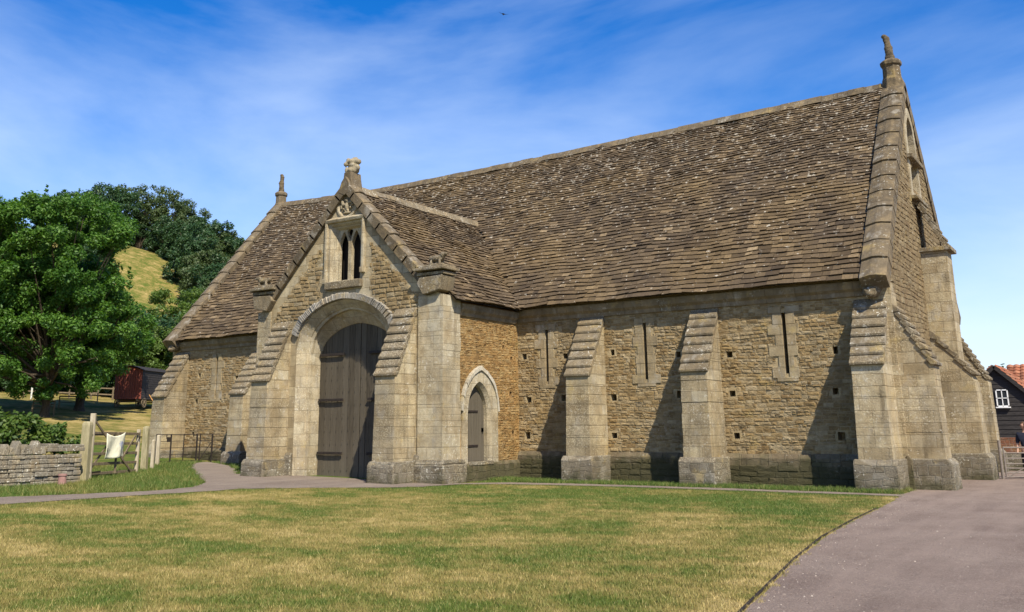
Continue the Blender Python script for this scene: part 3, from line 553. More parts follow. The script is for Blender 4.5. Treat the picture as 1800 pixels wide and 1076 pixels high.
# porch roof, two slopes
SP = math.hypot(PHW, PR-PE); nz, nx_ = PHW/SP, (PR-PE)/SP
for sg in (1, -1):
    def PP(u, s, n, sg=sg):
        wv = .018*math.sin(u*2.1+s)+.012*math.sin(s*4-u*1.3); d = PHW*(1-s/SP); sag = -.08*math.sin(math.pi*s/SP)
        return (PX+sg*(d+nx_*(n+wv)), u, PE+(PR-PE)*s/SP+nz*(n+wv)+sag)
    def endf(s): z = PE+(PR-PE)*s/SP; return (z-5.56)/1.2-.4+.25
    b = MB(); tiles(b, PP, lambda s: PYF, endf, SP-.02, None, .21, .13, .16, .36)
    b.add([PP(PYF, 0.02, -.06), PP(endf(0)+.1, 0.02, -.06), PP(endf(SP)+.1, SP, -.06), PP(PYF, SP, -.06)], [(0, 1, 2, 3) if sg < 0 else (3, 2, 1, 0)], .2)
    if sg < 0: b.f = [f[::-1] for f in b.f]
    b.build('porch_roof', m_roof, barn)
b = MB(); y = PYF
while y < 4.3:
    e = y+random.uniform(.4, .55); pf = [(-.25, -.2), (-.1, .06), (0, .1), (.1, .06), (.25, -.2)]; j = random.uniform(-.01, .02)
    va = [(PX+p[0], y+.004, PR+p[1]+j) for p in pf]; vb = [(PX+p[0], e-.004, PR+p[1]+j) for p in pf]
    b.add(va+vb, [(i, i+1, 6+i, 5+i) for i in range(4)]+[(0, 1, 2, 3, 4), (9, 8, 7, 6, 5)]); y = e
m_pridge = ashlar('pale_ridge_stone', [(.2, .165, .11), (.29, .24, .165)], (.1, .08, .05), 9, 9, dark=.4, white=.9, moss=False, bd=.04)
b.build('porch_ridge_stones', m_pridge, barn, fix=True)

# ------------------------------------------------------------ gable copings and finials
def coping(b, A, B, side, w0, w1, n, up, rise=.24, drop=.25):
    """run of coping stones from eaves point A to apex point B; side = unit vector across from w0 to w1"""
    A, B, side, up = map(Vector, (A, B, side, up)); d = (B-A); Ls = d.length; d.normalize(); nr = up-d*up.dot(d); nr.normalize()
    mid = (w0+w1)/2
    for i in range(n):
        a0, a1 = Ls*i/n, Ls*(i+1)/n+.05; j = random.uniform(-.01, .01)
        def ring(s, e): return [A+d*s+side*x+nr*h for x, h in ((w0, -drop), (w0, rise*.62+e), (mid-.05, rise+e), (mid+.1, rise+e), (w1, rise*.78+e), (w1, -drop))]
        ra, rb = ring(a0-.03, .035+j), ring(a1, -.02+j)
        b.add(ra+rb, [(k, (k+1) % 6, 6+(k+1) % 6, 6+k) for k in range(6)]+[(5, 4, 3, 2, 1, 0), (6, 7, 8, 9, 10, 11)])
for nm, xe in (('r', 0), ('l', -Ln)):
    for yA, sgn in ((-.42, 1), (Wd+.42, -1)):
        b = MB(); lo, hi = (-.64, .07) if xe == 0 else (-.07, .64)
        coping(b, (xe, yA, 5.42 if xe == 0 else 5.32), (xe, MID-.0*sgn, 12.86 if xe == 0 else 12.8), X, lo, hi, 13, (0, -sgn*.6, .8)); b.build('gable_coping', m_cope, barn, .012, fix=True)
def finial(x, y, z, s=1., lean=0.):
    b = MB(); N8 = [(math.cos(R(22.5+45*k)), math.sin(R(22.5+45*k))) for k in range(8)]
    prof = [(.40, -.5), (.34, -.1), (.30, .0), (.29, .38), (.35, .43), (.36, .54), (.27, .62), (.14, .68)]
    b.loft([[(x+c*r*s, y+d*r*s, z+h*s) for c, d in N8] for r, h in prof], True); f = b.build('finial', m_cope, barn, .012, fix=True)
    t = z+.6*s; L_ = lean
    blob('carved_figure', [((x+L_*q*q-.02*q, y, t+q), ((.17-.075*q+.015*math.sin(q*17))*s, (.16-.06*q)*s, .13*s)) for q in (0, .12, .24, .36, .48, .6, .72, .82)]+
         [((x+L_-.05, y-.02, t+.93), (.1*s, .1*s, .08*s)), ((x-.09, y-.06, t+.5), (.05*s, .06*s, .12*s)), ((x+.06, y-.08, t+.25), (.07*s, .07*s, .12*s))], m_cope, f, .03)
finial(-.3, MID, 13.22, 1.0, -.07); finial(-Ln+.3, MID, 12.95, .95, .06)

# ------------------------------------------------------------ the porch
PY = -4.31; XL, XR = -20.0, -11.94
fo = arch(PX, 2.12, -.5, 4.25, 5.78, 14, .35)
wh = rect(PX-.8, PX+.76, 6.42, 8.46)
front = [(XL, -.6), (fo[0][0], -.6)]+fo+[(fo[-1][0], -.6), (XR, -.6), (XR, 5.6), (-12.5, 5.95), (PX, 9.68), (-19.5, 5.95), (XL, 5.6)]
b = MB(); b.panel((0, PY, 0), X, Z, FW, front, [wh], [.02], cap=False)
random.seed(14); fk = lambda a, c, va, vb: (lambda d, z: z > 5.2 and z < 7.75+.2*math.sin(a*5) and d > 1.2+.12*math.sin(z*9) and d+z*.93 < 8.15 and (z > 6.15 or (d/2.5)**2+((z-4.4)/1.72)**2 > 1))(abs((a+c)/2-PX), (va+vb)/2)
rubble_stones(b, (0, PY, 0), X, Z, FW, PX-3.6, PX+3.6, 5.2, 8, fk, (.1, .17), (.16, .4), (.01, .035), .012); b.build('porch_front_wall', [m_porch, m_stp], barn)
b = MB(); L0 = arch(PX, 2.12, -.5, 4.25, 5.78, 14, .35); L1 = arch(PX, 1.84, -.5, 4.15, 5.56, 14, .35); L2 = arch(PX, 1.76, -.5, 4.05, 5.48, 14, .35); L3 = arch(PX, 1.71, -.5, 3.95, 5.06, 14, .35)
b.loft([[(p[0], y, p[1]) for p in l] for l, y in ((L0, PY-.004), (L1, PY+.24), (L1, PY+.27), (L2, PY+.30), (L2, PY+.42), (L3, PY+.72), (L3, PY+.95))]); b.f = [f[::-1] for f in b.f]
arch_o = b.build('door_arch', m_frame, barn, .02)
# hood of small grey stones over the arch
b = MB(); ho = arch(PX, 2.36, 4.0, 4.45, 6.0, 40, .35)[1:-1]; hi = arch(PX, 2.13, 4.0, 4.36, 5.8, 40, .35)[1:-1]
for i in range(len(ho)-1):
    if ho[i][1] < 4.7: continue
    j = random.uniform(-.02, .02); a, c, d, e = hi[i], hi[i+1], ho[i+1], ho[i]; g = .012
    b.prism([(a[0]+g, a[1]), (c[0]-g, c[1]), (d[0]-g, d[1]+j), (e[0]+g, e[1]+j)], (0, PY, 0), X, Z, FW, -.02, .13+j)
m_hood = ashlar('grey_hood_stone', [(.30, .29, .26), (.42, .41, .38), (.36, .34, .29)], (.2, .2, .17), 9, 9, dark=.2, white=.6, moss=False)
b.build('hood_mould', m_hood, arch_o, .012, fix=True)
# side walls of the porch
do = arch(-2.4, .68, .62, 2.05, 3.07, 10, 1.); b = MB()
ph = [rect(y-.07, y+.07, z-.09, z+.09) for y, z in ((-.42, 3.85), (-.5, 2.7), (-.38, 1.42), (-.9, 4.2))]
b.panel((XR-.04, 0, 0), Y, Z, X, rect(PY+.01, -.002, -.6, 5.5), [do]+ph, [.5]+[.3]*4, cap=True); random.seed(8)
pk = lambda a, c, va, vb: not (a < -1.3 and c > -3.45 and va < 3.62-1.6*abs((a+c)/2+2.36)*(1 if va > 2.2 else 0)) and not any(a < q[1][0] and c > q[0][0] and va < q[2][1] and vb > q[0][1] for q in ph)
rubble_stones(b, (XR-.04, 0, 0), Y, Z, X, -3.5, -.03, .6, 5.1, pk, (.05, .1), (.08, .24), (.004, .02), .004); b.build('porch_side_wall', [m_moo, m_sto], barn)
b = MB(); b.panel((XL+.04, 0, 0), Y, Z, (-1, 0, 0), rect(PY+.01, -.002, -.6, 5.5)); b.build('porch_side_wall', m_wall, barn)
b = MB(); so_, si_ = arch(-2.36, .98, .5, 2.1, 3.42, 12, 1.), arch(-2.4, .66, .5, 2.05, 3.05, 12, 1.); si2 = arch(-2.4, .57, .5, 2.0, 2.94, 12, 1.)
xo = XR+.03; ringf = so_+si_[::-1]; b.panel((xo, 0, 0), Y, Z, X, ringf, [], []); b.loft([[(xo, p[0], p[1]) for p in so_], [(xo-.1, p[0], p[1]) for p in so_]])
b.loft([[(x_, p[0], p[1]) for p in l] for l, x_ in ((si_, xo), (si2, xo-.12), (si2, xo-.3))]); b.build('side_door_surround', m_frame, barn, .01, fix=True)
b = MB(); hh = arch(-2.36, 1.05, 2.0, 2.15, 3.54, 16, 1.)[1:-1]; hg = arch(-2.36, .97, 2.0, 2.12, 3.4, 16, 1.)[1:-1]
for i in range(len(hh)-1):
    j = random.uniform(-.012, .012); b.prism([hg[i], hg[i+1], (hh[i+1][0], hh[i+1][1]+j), (hh[i][0], hh[i][1]+j)], (xo, 0, 0), Y, Z, X, -.06, .05+j)
m_white = ashlar('white_lichened_stone', [(.50, .45, .34), (.62, .58, .47)], (.2, .17, .12), 9, 9, dark=.2, white=.9, moss=False)
b.build('side_door_hood', m_white, barn, .01, fix=True)
b = MB(); y = -2.4-.56
while y < -1.85:
    zt = max(q[1] for q in [(0, 2.0)]+[p for p in si2 if abs(p[0]-(y+.07)) < .09]); b.box(XR-.25, XR-.21+random.uniform(-.004, .004), y+.003, y+.137, .55, zt+.05); y += .14
sdr = b.build('side_door', m_door, barn, .004)
for z in (1.05, 2.1): b = MB(); b.box(XR-.22, XR-.185, -2.9, -2.2, z, z+.06); b.build('strap_hinge', m_iron, sdr); b = MB(); b.box(XR-.22, XR-.16, -1.98, -1.93, 1.5, 1.62); b.build('handle', m_iron, sdr)
b = MB(); b.box(XR-.4, XR+.1, -3.05, -1.72, .5, .62); b.build('door_step', m_foot, barn, .02)
# plinths of the porch
b = MB(); b.prism([(0, -.6), (.12, -.6), (.12, .5), (.05, .6), (0, .6)], (XR-.04, 0, 0), X, Z, Y, -3.4, -.14); b.build('porch_plinth', m_plinth, barn, .02)
for a, c in ((XL, fo[0][0]+.0), (fo[-1][0], XR-.85)): b = MB(); b.prism(pr, (0, PY, 0), FW, Z, X, a, c); b.build('porch_plinth', m_foot, barn, .03)
b = MB()
b.prism(pr, (XL+.04, 0, 0), (-1, 0, 0), Z, Y, PY, -.1); b.build('porch_plinth', m_foot, barn, .03)
# porch cornices
b = MB(); cp = [(0, 5.02), (.06, 5.05), (.08, 5.15), (.16, 5.24), (.19, 5.42), (0, 5.42)]
b.prism(cp, (XR-.04, 0, 0), X, Z, Y, -3.45, -.2); b.build('porch_cornice', m_corn, barn, .008, fix=True); b = MB(); b.prism(cp, (XL+.04, 0, 0), (-1, 0, 0), Z, Y, PY+.1, -.2); b.build('porch_cornice', m_corn, barn, .008, fix=True)
# corner piers, ashlar courses
random.seed(4)
for xa, xb in ((-12.86, XR+.05), (XL-.05, XL+.6)):
    b = MB(); z = .7
    while z < 5.62:
        h = random.choice((.3, .36, .44, .5)); z1 = min(z+h, 5.62); j, k = random.uniform(-.006, .006), random.uniform(-.006, .006)
        if xa < -19: b.box(xa+j, xb, PY-.05+k, PY+.7+j, z, z1)
        else: b.box(xa, xb+j, PY-.05+k, PY+.85+j*3, z, z1)
        z = z1
    pi_ = b.build('corner_pier', m_frame if xa > -13 else m_ash, barn, .012)
    b = MB(); b.box(xa-.0, xb+.13, PY-.2, PY+1.02, -.6, .58); b.prism([(0, .58), (1.22, .58), (1.1, .72), (.12, .72)], (0, PY-.2, 0), Y, Z, X, xa, xb+.1); b.build('pier_plinth', m_foot, pi_, .04, fix=True)
for cx, zt, n in ((-18.8, 5.22, 8), (-13.36, 5.3, 8)): buttress((cx, PY, 0), FW, X, .78, .98, zt, 3.2, n, .68, .12)
# porch gable coping
for sg in (1, -1):
    b = MB(); coping(b, (PX+sg*3.45, PY, 6.06), (PX, PY, 9.68), Y, -.14, .34, 9, (sg*.7, 0, .72), .15, .2); b.build('porch_coping', m_cope, barn, .012, fix=True)
    # kneeler: corbel, two thin moulded slabs and a worn beast lying on top
    x0, x1 = PX+sg*3.2, PX+sg*4.2; lo, hi = min(x0, x1), max(x0, x1); b = MB()
    b.prism([(x0, 5.98), (PX+sg*3.45, 5.62), (PX+sg*4.08, 5.74), (PX+sg*4.18, 6.2), (PX+sg*3.3, 6.16)], (0, PY, 0), X, Z, FW, -.5, .24)
    kn = b.build('kneeler', m_slab, barn, .025, fix=True)
    b = MB(); b.box(lo-.02, hi+.02, PY-.2, PY+.5, 6.22, 6.32); b.box(lo-.06, hi+.1, PY-.34, PY+.56, 6.36, 6.45); b.box(lo+.04, hi, PY-.2, PY+.5, 6.45, 6.54); b.build('moulded_slab', m_slab, kn, .02)
    c = PX+sg*3.85; g = sg
    blob('carved_beast', [((c, PY-.02, 6.74), (.26, .13, .11)), ((c+g*.22, PY-.02, 6.83), (.1, .1, .1)), ((c+g*.33, PY-.03, 6.86), (.08, .06, .06)), ((c+g*.15, PY-.1, 6.6), (.045, .05, .12)), ((c-g*.18, PY-.1, 6.6), (.05, .05, .12)),
         ((c+g*.15, PY+.08, 6.6), (.045, .05, .12)), ((c-g*.18, PY+.08, 6.6), (.05, .05, .12)), ((c-g*.05, PY, 6.56), (.3, .14, .04)), ((c-g*.26, PY, 6.78), (.07, .08, .08))], m_slab, kn, .025)
# porch finial: worn seated beast on a saddle stone
b = MB(); b.prism([(-.26, 9.5), (-.17, 9.95), (-.15, 10.14), (.15, 10.14), (.17, 9.95), (.26, 9.5)], (PX, PY+.26, 0), X, Z, Y, -.3, .24); pf_ = b.build('porch_finial', m_cope, barn, .03, fix=True)
blob('carved_beast', [((PX+dx, PY+.26+dy, 10.14+dz), r_) for dx, dy, dz, r_ in ((0, 0, .1, (.23, .2, .15)), (.02, 0, .28, (.2, .18, .14)), (-.06, -.05, .42, (.24, .13, .11)), (-.24, -.12, .34, (.09, .08, .08)), (.2, 0, .4, (.12, .14, .1)), (.06, .02, .52, (.12, .1, .07)), (-.2, -.04, .52, (.09, .07, .06)), (.24, -.02, .18, (.06, .09, .1)), (-.2, -.1, .12, (.08, .08, .12)))], m_carve, pf_, .035)
b = MB(); b.prism([(-.3, 9.42), (-.02, 9.3), (.26, 9.42), (.16, 9.78), (.0, 9.97), (-.16, 9.78)], (PX, PY, 0), X, Z, FW, -.36, .15); b.build('apex_stone', m_cope, barn, .02, fix=True)
# carved roundel
b = MB(); n = 28; RC = (PX+.02, 9.0-.02); ci = lambda r: [(RC[0]+r*math.cos(2*math.pi*k/n), RC[1]+r*math.sin(2*math.pi*k/n)) for k in range(n)]
cl_ = lambda r, y: [(x_, y, z_) for x_, z_ in ci(r)]
b.loft([cl_(.48, PY+.01), cl_(.46, PY-.05), cl_(.4, PY-.055), cl_(.36, PY-.01), cl_(.34, PY-.004)], True); ro = b.build('roundel', m_frame, barn, .004, fix=True)
b = MB(); b.add(cl_(.38, PY-.006), [tuple(range(n))]); b.build('roundel_field', m_slab, ro)
q = lambda dx, dz, rx, rz, ry=.05: ((RC[0]+dx, PY-.03, RC[1]+dz), (rx, ry, rz))
blob('relief_carving', [q(.0, -.05, .08, .15, .07), q(.03, .14, .06, .07, .07), q(-.05, .17, .05, .03), q(.14, .08, .12, .05), q(.2, .16, .07, .07), q(-.14, .02, .11, .05), q(-.2, .1, .06, .09), q(-.24, -.06, .04, .08), q(.24, 0, .05, .04), q(.05, -.2, .05, .06), q(-.06, -.19, .04, .05), q(0, -.27, .17, .035), q(.17, -.1, .05, .05), q(-.13, -.13, .05, .04)], m_carve, ro, .018)
# the two-light window with ogee heads
b = MB(); wx0, wx1, wz0, wz1 = PX-.8, PX+.76, 6.42, 8.46; cxw = (wx0+wx1)/2
fr = [(wx0-.03, wz0-.2), (wx1+.03, wz0-.2), (wx1+.03, wz1+.02), (wx0-.03, wz1+.02)]; inn = rect(wx0+.2, wx1-.2, wz0, wz1-.2)
b.panel((0, PY-.01, 0), X, Z, FW, fr, [rect(wx0+.1, wx1-.1, wz0, wz1-.1)], [.0], cap=False)
lp = lambda i_, y: [(p[0], y, p[1]) for p in (rect(wx0+i_, wx1-i_, wz0+(i_-.1)*.3, wz1-i_))]
b.loft([lp(.1, PY-.01), lp(.18, PY+.1), lp(.2, PY+.1), lp(.26, PY+.2), lp(.27, PY+.26)], True)
win = b.build('porch_window', m_frame, barn, .008, fix=True)
def ogee(c, hw, z0, z1, n=8):
    l = [(c-hw, z0), (c-hw, z1-.42)]
    for k in range(1, n+1):
        t = k/n; x_ = hw*(1-t); zz = z1-.42+.42*(math.sin(t*math.pi/2)*.62*(1-t)+t**1.4); l.append((c-x_, zz))
    return l+[(2*c-x_, z_) for x_, z_ in l[:-1]][::-1]
iw0, iw1 = wx0+.25, wx1-.25; hwl = (iw1-iw0)/4-.06; c1, c2 = iw0+(iw1-iw0)*.25-.01, iw0+(iw1-iw0)*.75+.01
b = MB(); spd = [(cxw, 7.78), (cxw+.13, 8.12), (cxw+.06, 8.2), (cxw-.06, 8.2), (cxw-.13, 8.12)]
b.panel((0, PY+.22, 0), X, Z, FW, rect(iw0-.02, iw1+.02, wz0-.05, wz1-.2), [ogee(c1, hwl, wz0+.04, 8.14), ogee(c2, hwl, wz0+.04, 8.14), spd], [.14, .14, .1], cap=False); b.build('tracery', m_frame, win)
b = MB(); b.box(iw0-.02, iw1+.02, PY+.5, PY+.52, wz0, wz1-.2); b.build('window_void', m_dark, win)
b = MB(); b.box(wx0-.02, wx1+.02, PY-.14, PY+.26, wz0-.28, wz0-.02); b.build('sill', m_slab, win, .03)
b = MB(); hz_ = wz1+.06; b.prism([(-.02, hz_-.12), (.1, hz_-.1), (.14, hz_), (-.02, hz_+.1)], (0, PY, 0), FW, Z, X, wx0-.1, wx1+.1)
for x_ in (wx0-.1, wx1+.0): b.box(x_, x_+.1, PY-.1, PY+.02, 6.75 if x_ > PX else 6.5, hz_-.1)
for x_ in (wx0-.13, wx1-.03): b.box(x_, x_+.16, PY-.14, PY+.02, 6.6 if x_ > PX else 6.36, (6.78 if x_ > PX else 6.52))
b.build('label_mould', m_frame, win, .015, fix=True)
# great doors: two leaves of vertical planks
YD = PY+.74
def door_top(x): 
    q_ = min(1, abs(x-PX)/1.71); return 3.95+1.11*((1-q_**2)**.5*.65+.35*math.sqrt(max(0, 1-((q_+.35)/1.35)**2))/math.sqrt(1-(.35/1.35)**2))
random.seed(9)
for x0, x1 in ((PX-1.72, PX+.1), (PX+.13, PX+1.72)):
    b = MB(); n = 7; wp = (x1-x0)/n
    for k in range(n):
        a, c = x0+k*wp+.004, x0+(k+1)*wp-.004; yy = YD+random.uniform(-.008, .008)
        b.prism([(a, .06+random.uniform(0, .02)), (c, .06), (c, door_top(c)+.06), (a, door_top(a)+.06)], (0, yy, 0), X, Z, FW, -.06, 0)
    for zz in np.arange(.4, 4.6, .42):
        for k in range(n):
            xx = x0+(k+.5)*wp
            if zz < door_top(xx)-.1: b.box(xx-.012, xx+.012, YD-.082, YD-.06, zz, zz+.024, 0)
    lf = b.build('door_leaf', m_door, barn, .004, fix=True)
    for zz in (4.02, 2.52, .8):
        a, c = (x0+.05, x0+1.15) if x0 < PX-1 else (x1-1.2, x1-.05)
        b = MB(); b.box(a, c, YD-.10, YD-.05, zz, zz+.085); b.build('strap_hinge', m_iron, lf, .008)
b = MB(); b.box(PX-1.75, PX+1.75, PY+.55, PY+1.0, -.4, .05); b.build('threshold', m_foot, barn, .02)
b = MB(); b.box(PX-2.2, PX+2.2, PY+1.0, PY+1.04, -.4, 5.6); b.build('porch_interior', m_dark, barn)

# ------------------------------------------------------------ trees, shrubs
def leaf_mat(name, a, b, c3, tr=.35):
    m = M(name, .55, .35); r = m.attr('rnd'); o = m.obj(); n = m.noise(o, .9, 3)
    c = m.ramp(m.ma('ADD', m.ma('MULTIPLY', r, .75), m.rng(n, .3, .7, 0, .3)), (0, a), (.5, b), (1, c3)); m.col(c)
    t = m.nd('ShaderNodeBsdfTranslucent'); m.put(t.inputs[0], m.mix(1, c, (1.5, 1.6, .6), 'MULTIPLY')); x = m.nd('ShaderNodeMixShader'); x.inputs[0].default_value = tr
    m.t.links.new(m.b.outputs[0], x.inputs[1]); m.t.links.new(t.outputs[0], x.inputs[2]); m.t.links.new(x.outputs[0], m.o.inputs[0]); return m.m
m_leaf = leaf_mat('orchard_leaves', (.020, .068, .009), (.055, .135, .016), (.14, .25, .038))
m_leafd = leaf_mat('dark_woodland_leaves', (.018, .045, .016), (.03, .072, .022), (.055, .105, .03), .2)
m_leafo = leaf_mat('olive_woodland_leaves', (.035, .06, .02), (.06, .095, .03), (.10, .125, .045), .25)
m_leafy = leaf_mat('bright_shrub_leaves', (.045, .09, .014), (.085, .145, .025), (.15, .21, .045))
def leaves(name, mat, pts, rad, per, size, rng_, flat=.8, parent=None, aspect=.5, up=.55, shell=.55):
    """many small leaf faces gathered in clumps round pts (with radii rad)"""
    pts = np.asarray(pts, float); rad = np.asarray(rad, float); n = len(pts); k = np.maximum(3, (per*(rad/rad.mean())**2)).astype(int); ci = np.repeat(np.arange(n), k); N = len(ci)
    d = rng_.normal(size=(N, 3)); d /= np.linalg.norm(d, axis=1)[:, None]; rr_ = rad[ci]*(shell+(1-shell)*rng_.random(N))*rng_.choice([1, 1, .7, 1.15], N); d[:, 2] *= flat
    c = pts[ci]+d*rr_[:, None]; nrm = d*.6+rng_.normal(size=(N, 3))*.55+np.array([0, 0, up]); nrm /= np.linalg.norm(nrm, axis=1)[:, None]
    a = np.cross(nrm, rng_.normal(size=(N, 3))); a /= np.linalg.norm(a, axis=1)[:, None]; b = np.cross(nrm, a); s = size*(.6+.8*rng_.random(N))[:, None]
    v = np.stack([c-a*s*.5, c+b*s*aspect*.5, c+a*s*.5, c-b*s*aspect*.5], 1).reshape(-1, 3)
    me = bpy.data.meshes.new(name); me.vertices.add(4*N); me.vertices.foreach_set('co', v.astype(np.float32).ravel()); me.loops.add(4*N); me.loops.foreach_set('vertex_index', np.arange(4*N, dtype=np.int32))
    me.polygons.add(N); me.polygons.foreach_set('loop_start', np.arange(0, 4*N, 4, dtype=np.int32)); me.polygons.foreach_set('loop_total', np.full(N, 4, np.int32)); me.update(calc_edges=True)
    at_ = me.attributes.new('rnd', 'FLOAT', 'FACE'); at_.data.foreach_set('value', np.clip(rng_.random(N)*.75+.25*rng_.random(n)[ci], 0, 1).astype(np.float32)); me.materials.append(mat)
    o = bpy.data.objects.new(name, me); COL.objects.link(o); o.parent = parent; return o
def crown_pts(rng_, n, R_, Hc, z0, bottom=.3, hollow=.45, lump=.16):
    """clump centres in an uneven egg-shaped crown"""
    out = []; ph = rng_.random(6)*6.28
    while len(out) < n:
        d = rng_.normal(size=3); d /= np.linalg.norm(d); az = math.atan2(d[1], d[0]); f = 1+lump*(math.sin(az*2+ph[0])+.7*math.sin(az*3+ph[1]+d[2]*3)+.6*math.sin(d[2]*5+ph[2]))
        r = (hollow+(1-hollow)*rng_.random()**.6)*f; z = d[2]*r
        if z < -bottom*1.6: continue
        out.append((d[0]*r*R_, d[1]*r*R_, z0+Hc*(.5*z/1.0+.42)))
    return np.array(out)
def limbs(b, root, pts, rng_, r0, top, frac=.35):
    root = Vector(root); b.tube([root+Vector((0, 0, -.3)), root, root+Vector((.05, 0, top*.35)), root+Vector((.12, .05, top*.7)), root+Vector((.1, .1, top*1.4))], [r0*1.6, r0*1.15, r0*.9, r0*.75, r0*.25], 9)
    for i in rng_.permutation(len(pts))[:int(len(pts)*frac)]:
        p = Vector(pts[i]); s_ = root+Vector((.1, .05, top*(.55+.5*rng_.random()))); m_ = s_.lerp(p, .5)+Vector((rng_.normal()*.2, rng_.normal()*.2, .15)); r = r0*(.25+.2*rng_.random()); b.tube([s_, m_, p], [r, r*.55, r*.12], 5, False)
def make_tree(name, loc, height, R_, seed, mat, label, group, n=70, per=230, size=.22, clump=.9, bottom=.32, top=None, r0=None, frac=.35, shoots=0, cat='tree', lump=.16, trunk=True, zb=.18, hollow=.45, off=(0, 0)):
    g = np.random.default_rng(seed); root = empty(name, loc); tag(root, label, cat, group); Hc = height*(1-zb)
    p = crown_pts(g, n, R_, Hc, height*zb, bottom, hollow, lump); p[:, 0] += off[0]; p[:, 1] += off[1]; rad = clump*(.6+.7*g.random(len(p)))
    zq = np.quantile(p[:, 2], .96); p[:, 2] = height*zb+(p[:, 2]-height*zb)*((height-rad.mean()*.9-height*zb)/(zq-height*zb)); p[:, 2] = np.minimum(p[:, 2], height-rad.mean()*.7)
    q, qr = list(p), list(rad)
    for _ in range(shoots):
        a = g.random()*6.28; r = R_*(.1+.6*g.random()); x, y = math.cos(a)*r, math.sin(a)*r; zt = height*(.88+.15*g.random())-r*.55
        for k in range(5): q.append((x+g.normal()*.05, y+g.normal()*.05, zt+k*.33)); qr.append(.26-.035*k)
    leaves('crown', mat, q, qr, per, size, g, parent=root)
    if trunk:
        b = MB(); limbs(b, (0, 0, 0), p, g, r0 or height*.022, top or height*.25, frac); t = b.build('trunk', m_bark, None, smooth=True); t.parent = root
    return root
def copy_tree(o, loc, rz, sc, label, scz=None):
    c = o.copy(); COL.objects.link(c); c.location = loc; c.rotation_euler.z = rz; c.scale = (sc, sc, scz or sc); c['label'] = label
    for ch in o.children: k = ch.copy(); COL.objects.link(k); k.parent = c
    return c
def gz_(x, y, z=None): return (x, y, Hs(x, y)-(1.6 if x < -170 else .8 if x < -90 else 0))
# orchard
make_tree('orchard_tree', gz_(-51.0, 6.6), 13.9, 5.3, 3, m_leaf, 'tall leafy green orchard tree with upright top shoots, bench beside its dark trunk', 'orchard trees', n=440, per=230, size=.2, clump=.62, r0=.3, top=3.0, shoots=40, bottom=.6, zb=.15, hollow=.2, lump=.22, off=(-.7, -1.0))
make_tree('orchard_tree', gz_(-55.2, 11.6), 9.9, 4.5, 8, m_leaf, 'lower spreading green orchard tree, second trunk from the left, nearest the red wagon', 'orchard trees', n=280, per=240, size=.2, clump=.6, r0=.36, top=2.6, bottom=.55, zb=.19, shoots=8, hollow=.3, lump=.2)
make_tree('orchard_tree', gz_(-55.2, 2.2), 13.2, 5.6, 12, m_leaf, 'green orchard tree cut by the left edge of the photo', 'orchard trees', n=220, per=250, size=.21, clump=.65, r0=.26, top=3, bottom=.45, zb=.2, shoots=14)
# belt of trees behind the orchard
HB = 'trees in the dark belt behind the orchard'
tb = make_tree('hedge_tree', gz_(-74, 16.5), 6.6, 4.2, 31, m_leafd, 'dark hedge tree at the far left of the belt behind the orchard', HB, n=70, per=170, size=.34, clump=1.1, bottom=.6, zb=.02, r0=.14)
for i, (x, y, s_, t) in enumerate([(-75, 21.0, 1.05, 'dark hedge tree behind the white post in the orchard'), (-73.6, 23.4, 1.0, 'dark hedge tree seen between the two orchard trunks'), (-71.5, 26.0, 1.1, 'dark hedge tree behind the second orchard trunk'),
        (-68.5, 27.6, 1.15, 'dark hedge tree behind the gap left of the red wagon'), (-65.5, 29.0, 1.2, 'dark hedge tree rising right behind the red wagon'), (-62.5, 31.0, 1.1, 'dark hedge tree behind the wagon, nearest the barn'), (-78, 12.5, 1.2, 'dark hedge tree behind the leftmost orchard tree')]):
    copy_tree(tb, gz_(x, y), i*1.3, s_, t)
ys = make_tree('shrub_tree', gz_(-62.5, 26.8), 7.6, 3.5, 35, m_leafy, 'bright yellow green bushy tree just left of the barn gable', 'bright bushy trees below the hill', n=120, per=200, size=.24, clump=.65, bottom=.6, zb=.02, r0=.13, cat='tree')
for x, y, s_, t in [(-74.5, 33.0, 1.0, 'bright yellow green bushy tree at the foot of the hill field'), (-65.2, 24.2, .85, 'small bright bushy tree behind the red wagon roof'), (-79, 33.5, .95, 'bright bushy tree beside the orchard crowns')]: copy_tree(ys, gz_(x, y), x, s_, t)
make_tree('round_tree', gz_(-92.5, 49.0), 11.6, 4.4, 41, m_leafy, 'round bright green tree beside the lower end of the hill field', 'trees on the hillside', n=150, per=170, size=.32, clump=.8, bottom=.6, zb=.02, r0=.2)
HT = 'trees on the hill crest'; HS = 'trees on the hillside'
ta = make_tree('oak_tree', gz_(-203.8, 120.2), 19.5, 8.6, 51, m_leafo, 'broad tree on the hill crest, tallest of all, sky showing through its crown', HT, n=170, per=90, size=.6, clump=1.35, bottom=.45, zb=.08, r0=.5, frac=.3, lump=.2)
tc_ = make_tree('oak_tree', gz_(-202.2, 110.0), 15.5, 7.6, 57, m_leafd, 'dark oak on the crest above the top of the hill field', HT, n=150, per=90, size=.6, clump=1.3, bottom=.55, zb=.04, r0=.45, lump=.2)
copy_tree(tc_, gz_(-199, 104), 1.7, .92, 'dark oak at the left end of the crest, above the orchard crowns'); copy_tree(tc_, gz_(-197.3, 98), 3.0, .8, 'smaller dark tree on the crest half hidden by orchard leaves')
copy_tree(ta, gz_(-199.5, 125.5), 2.0, .98, 'broad crest tree immediately right of the tallest'); copy_tree(ta, gz_(-193.4, 127.5), 4.0, .86, 'crest tree where the skyline starts to fall to the right'); copy_tree(tc_, gz_(-187, 124.5), 4.4, .9, 'dark crest tree right of the broad ones, lower on the slope')
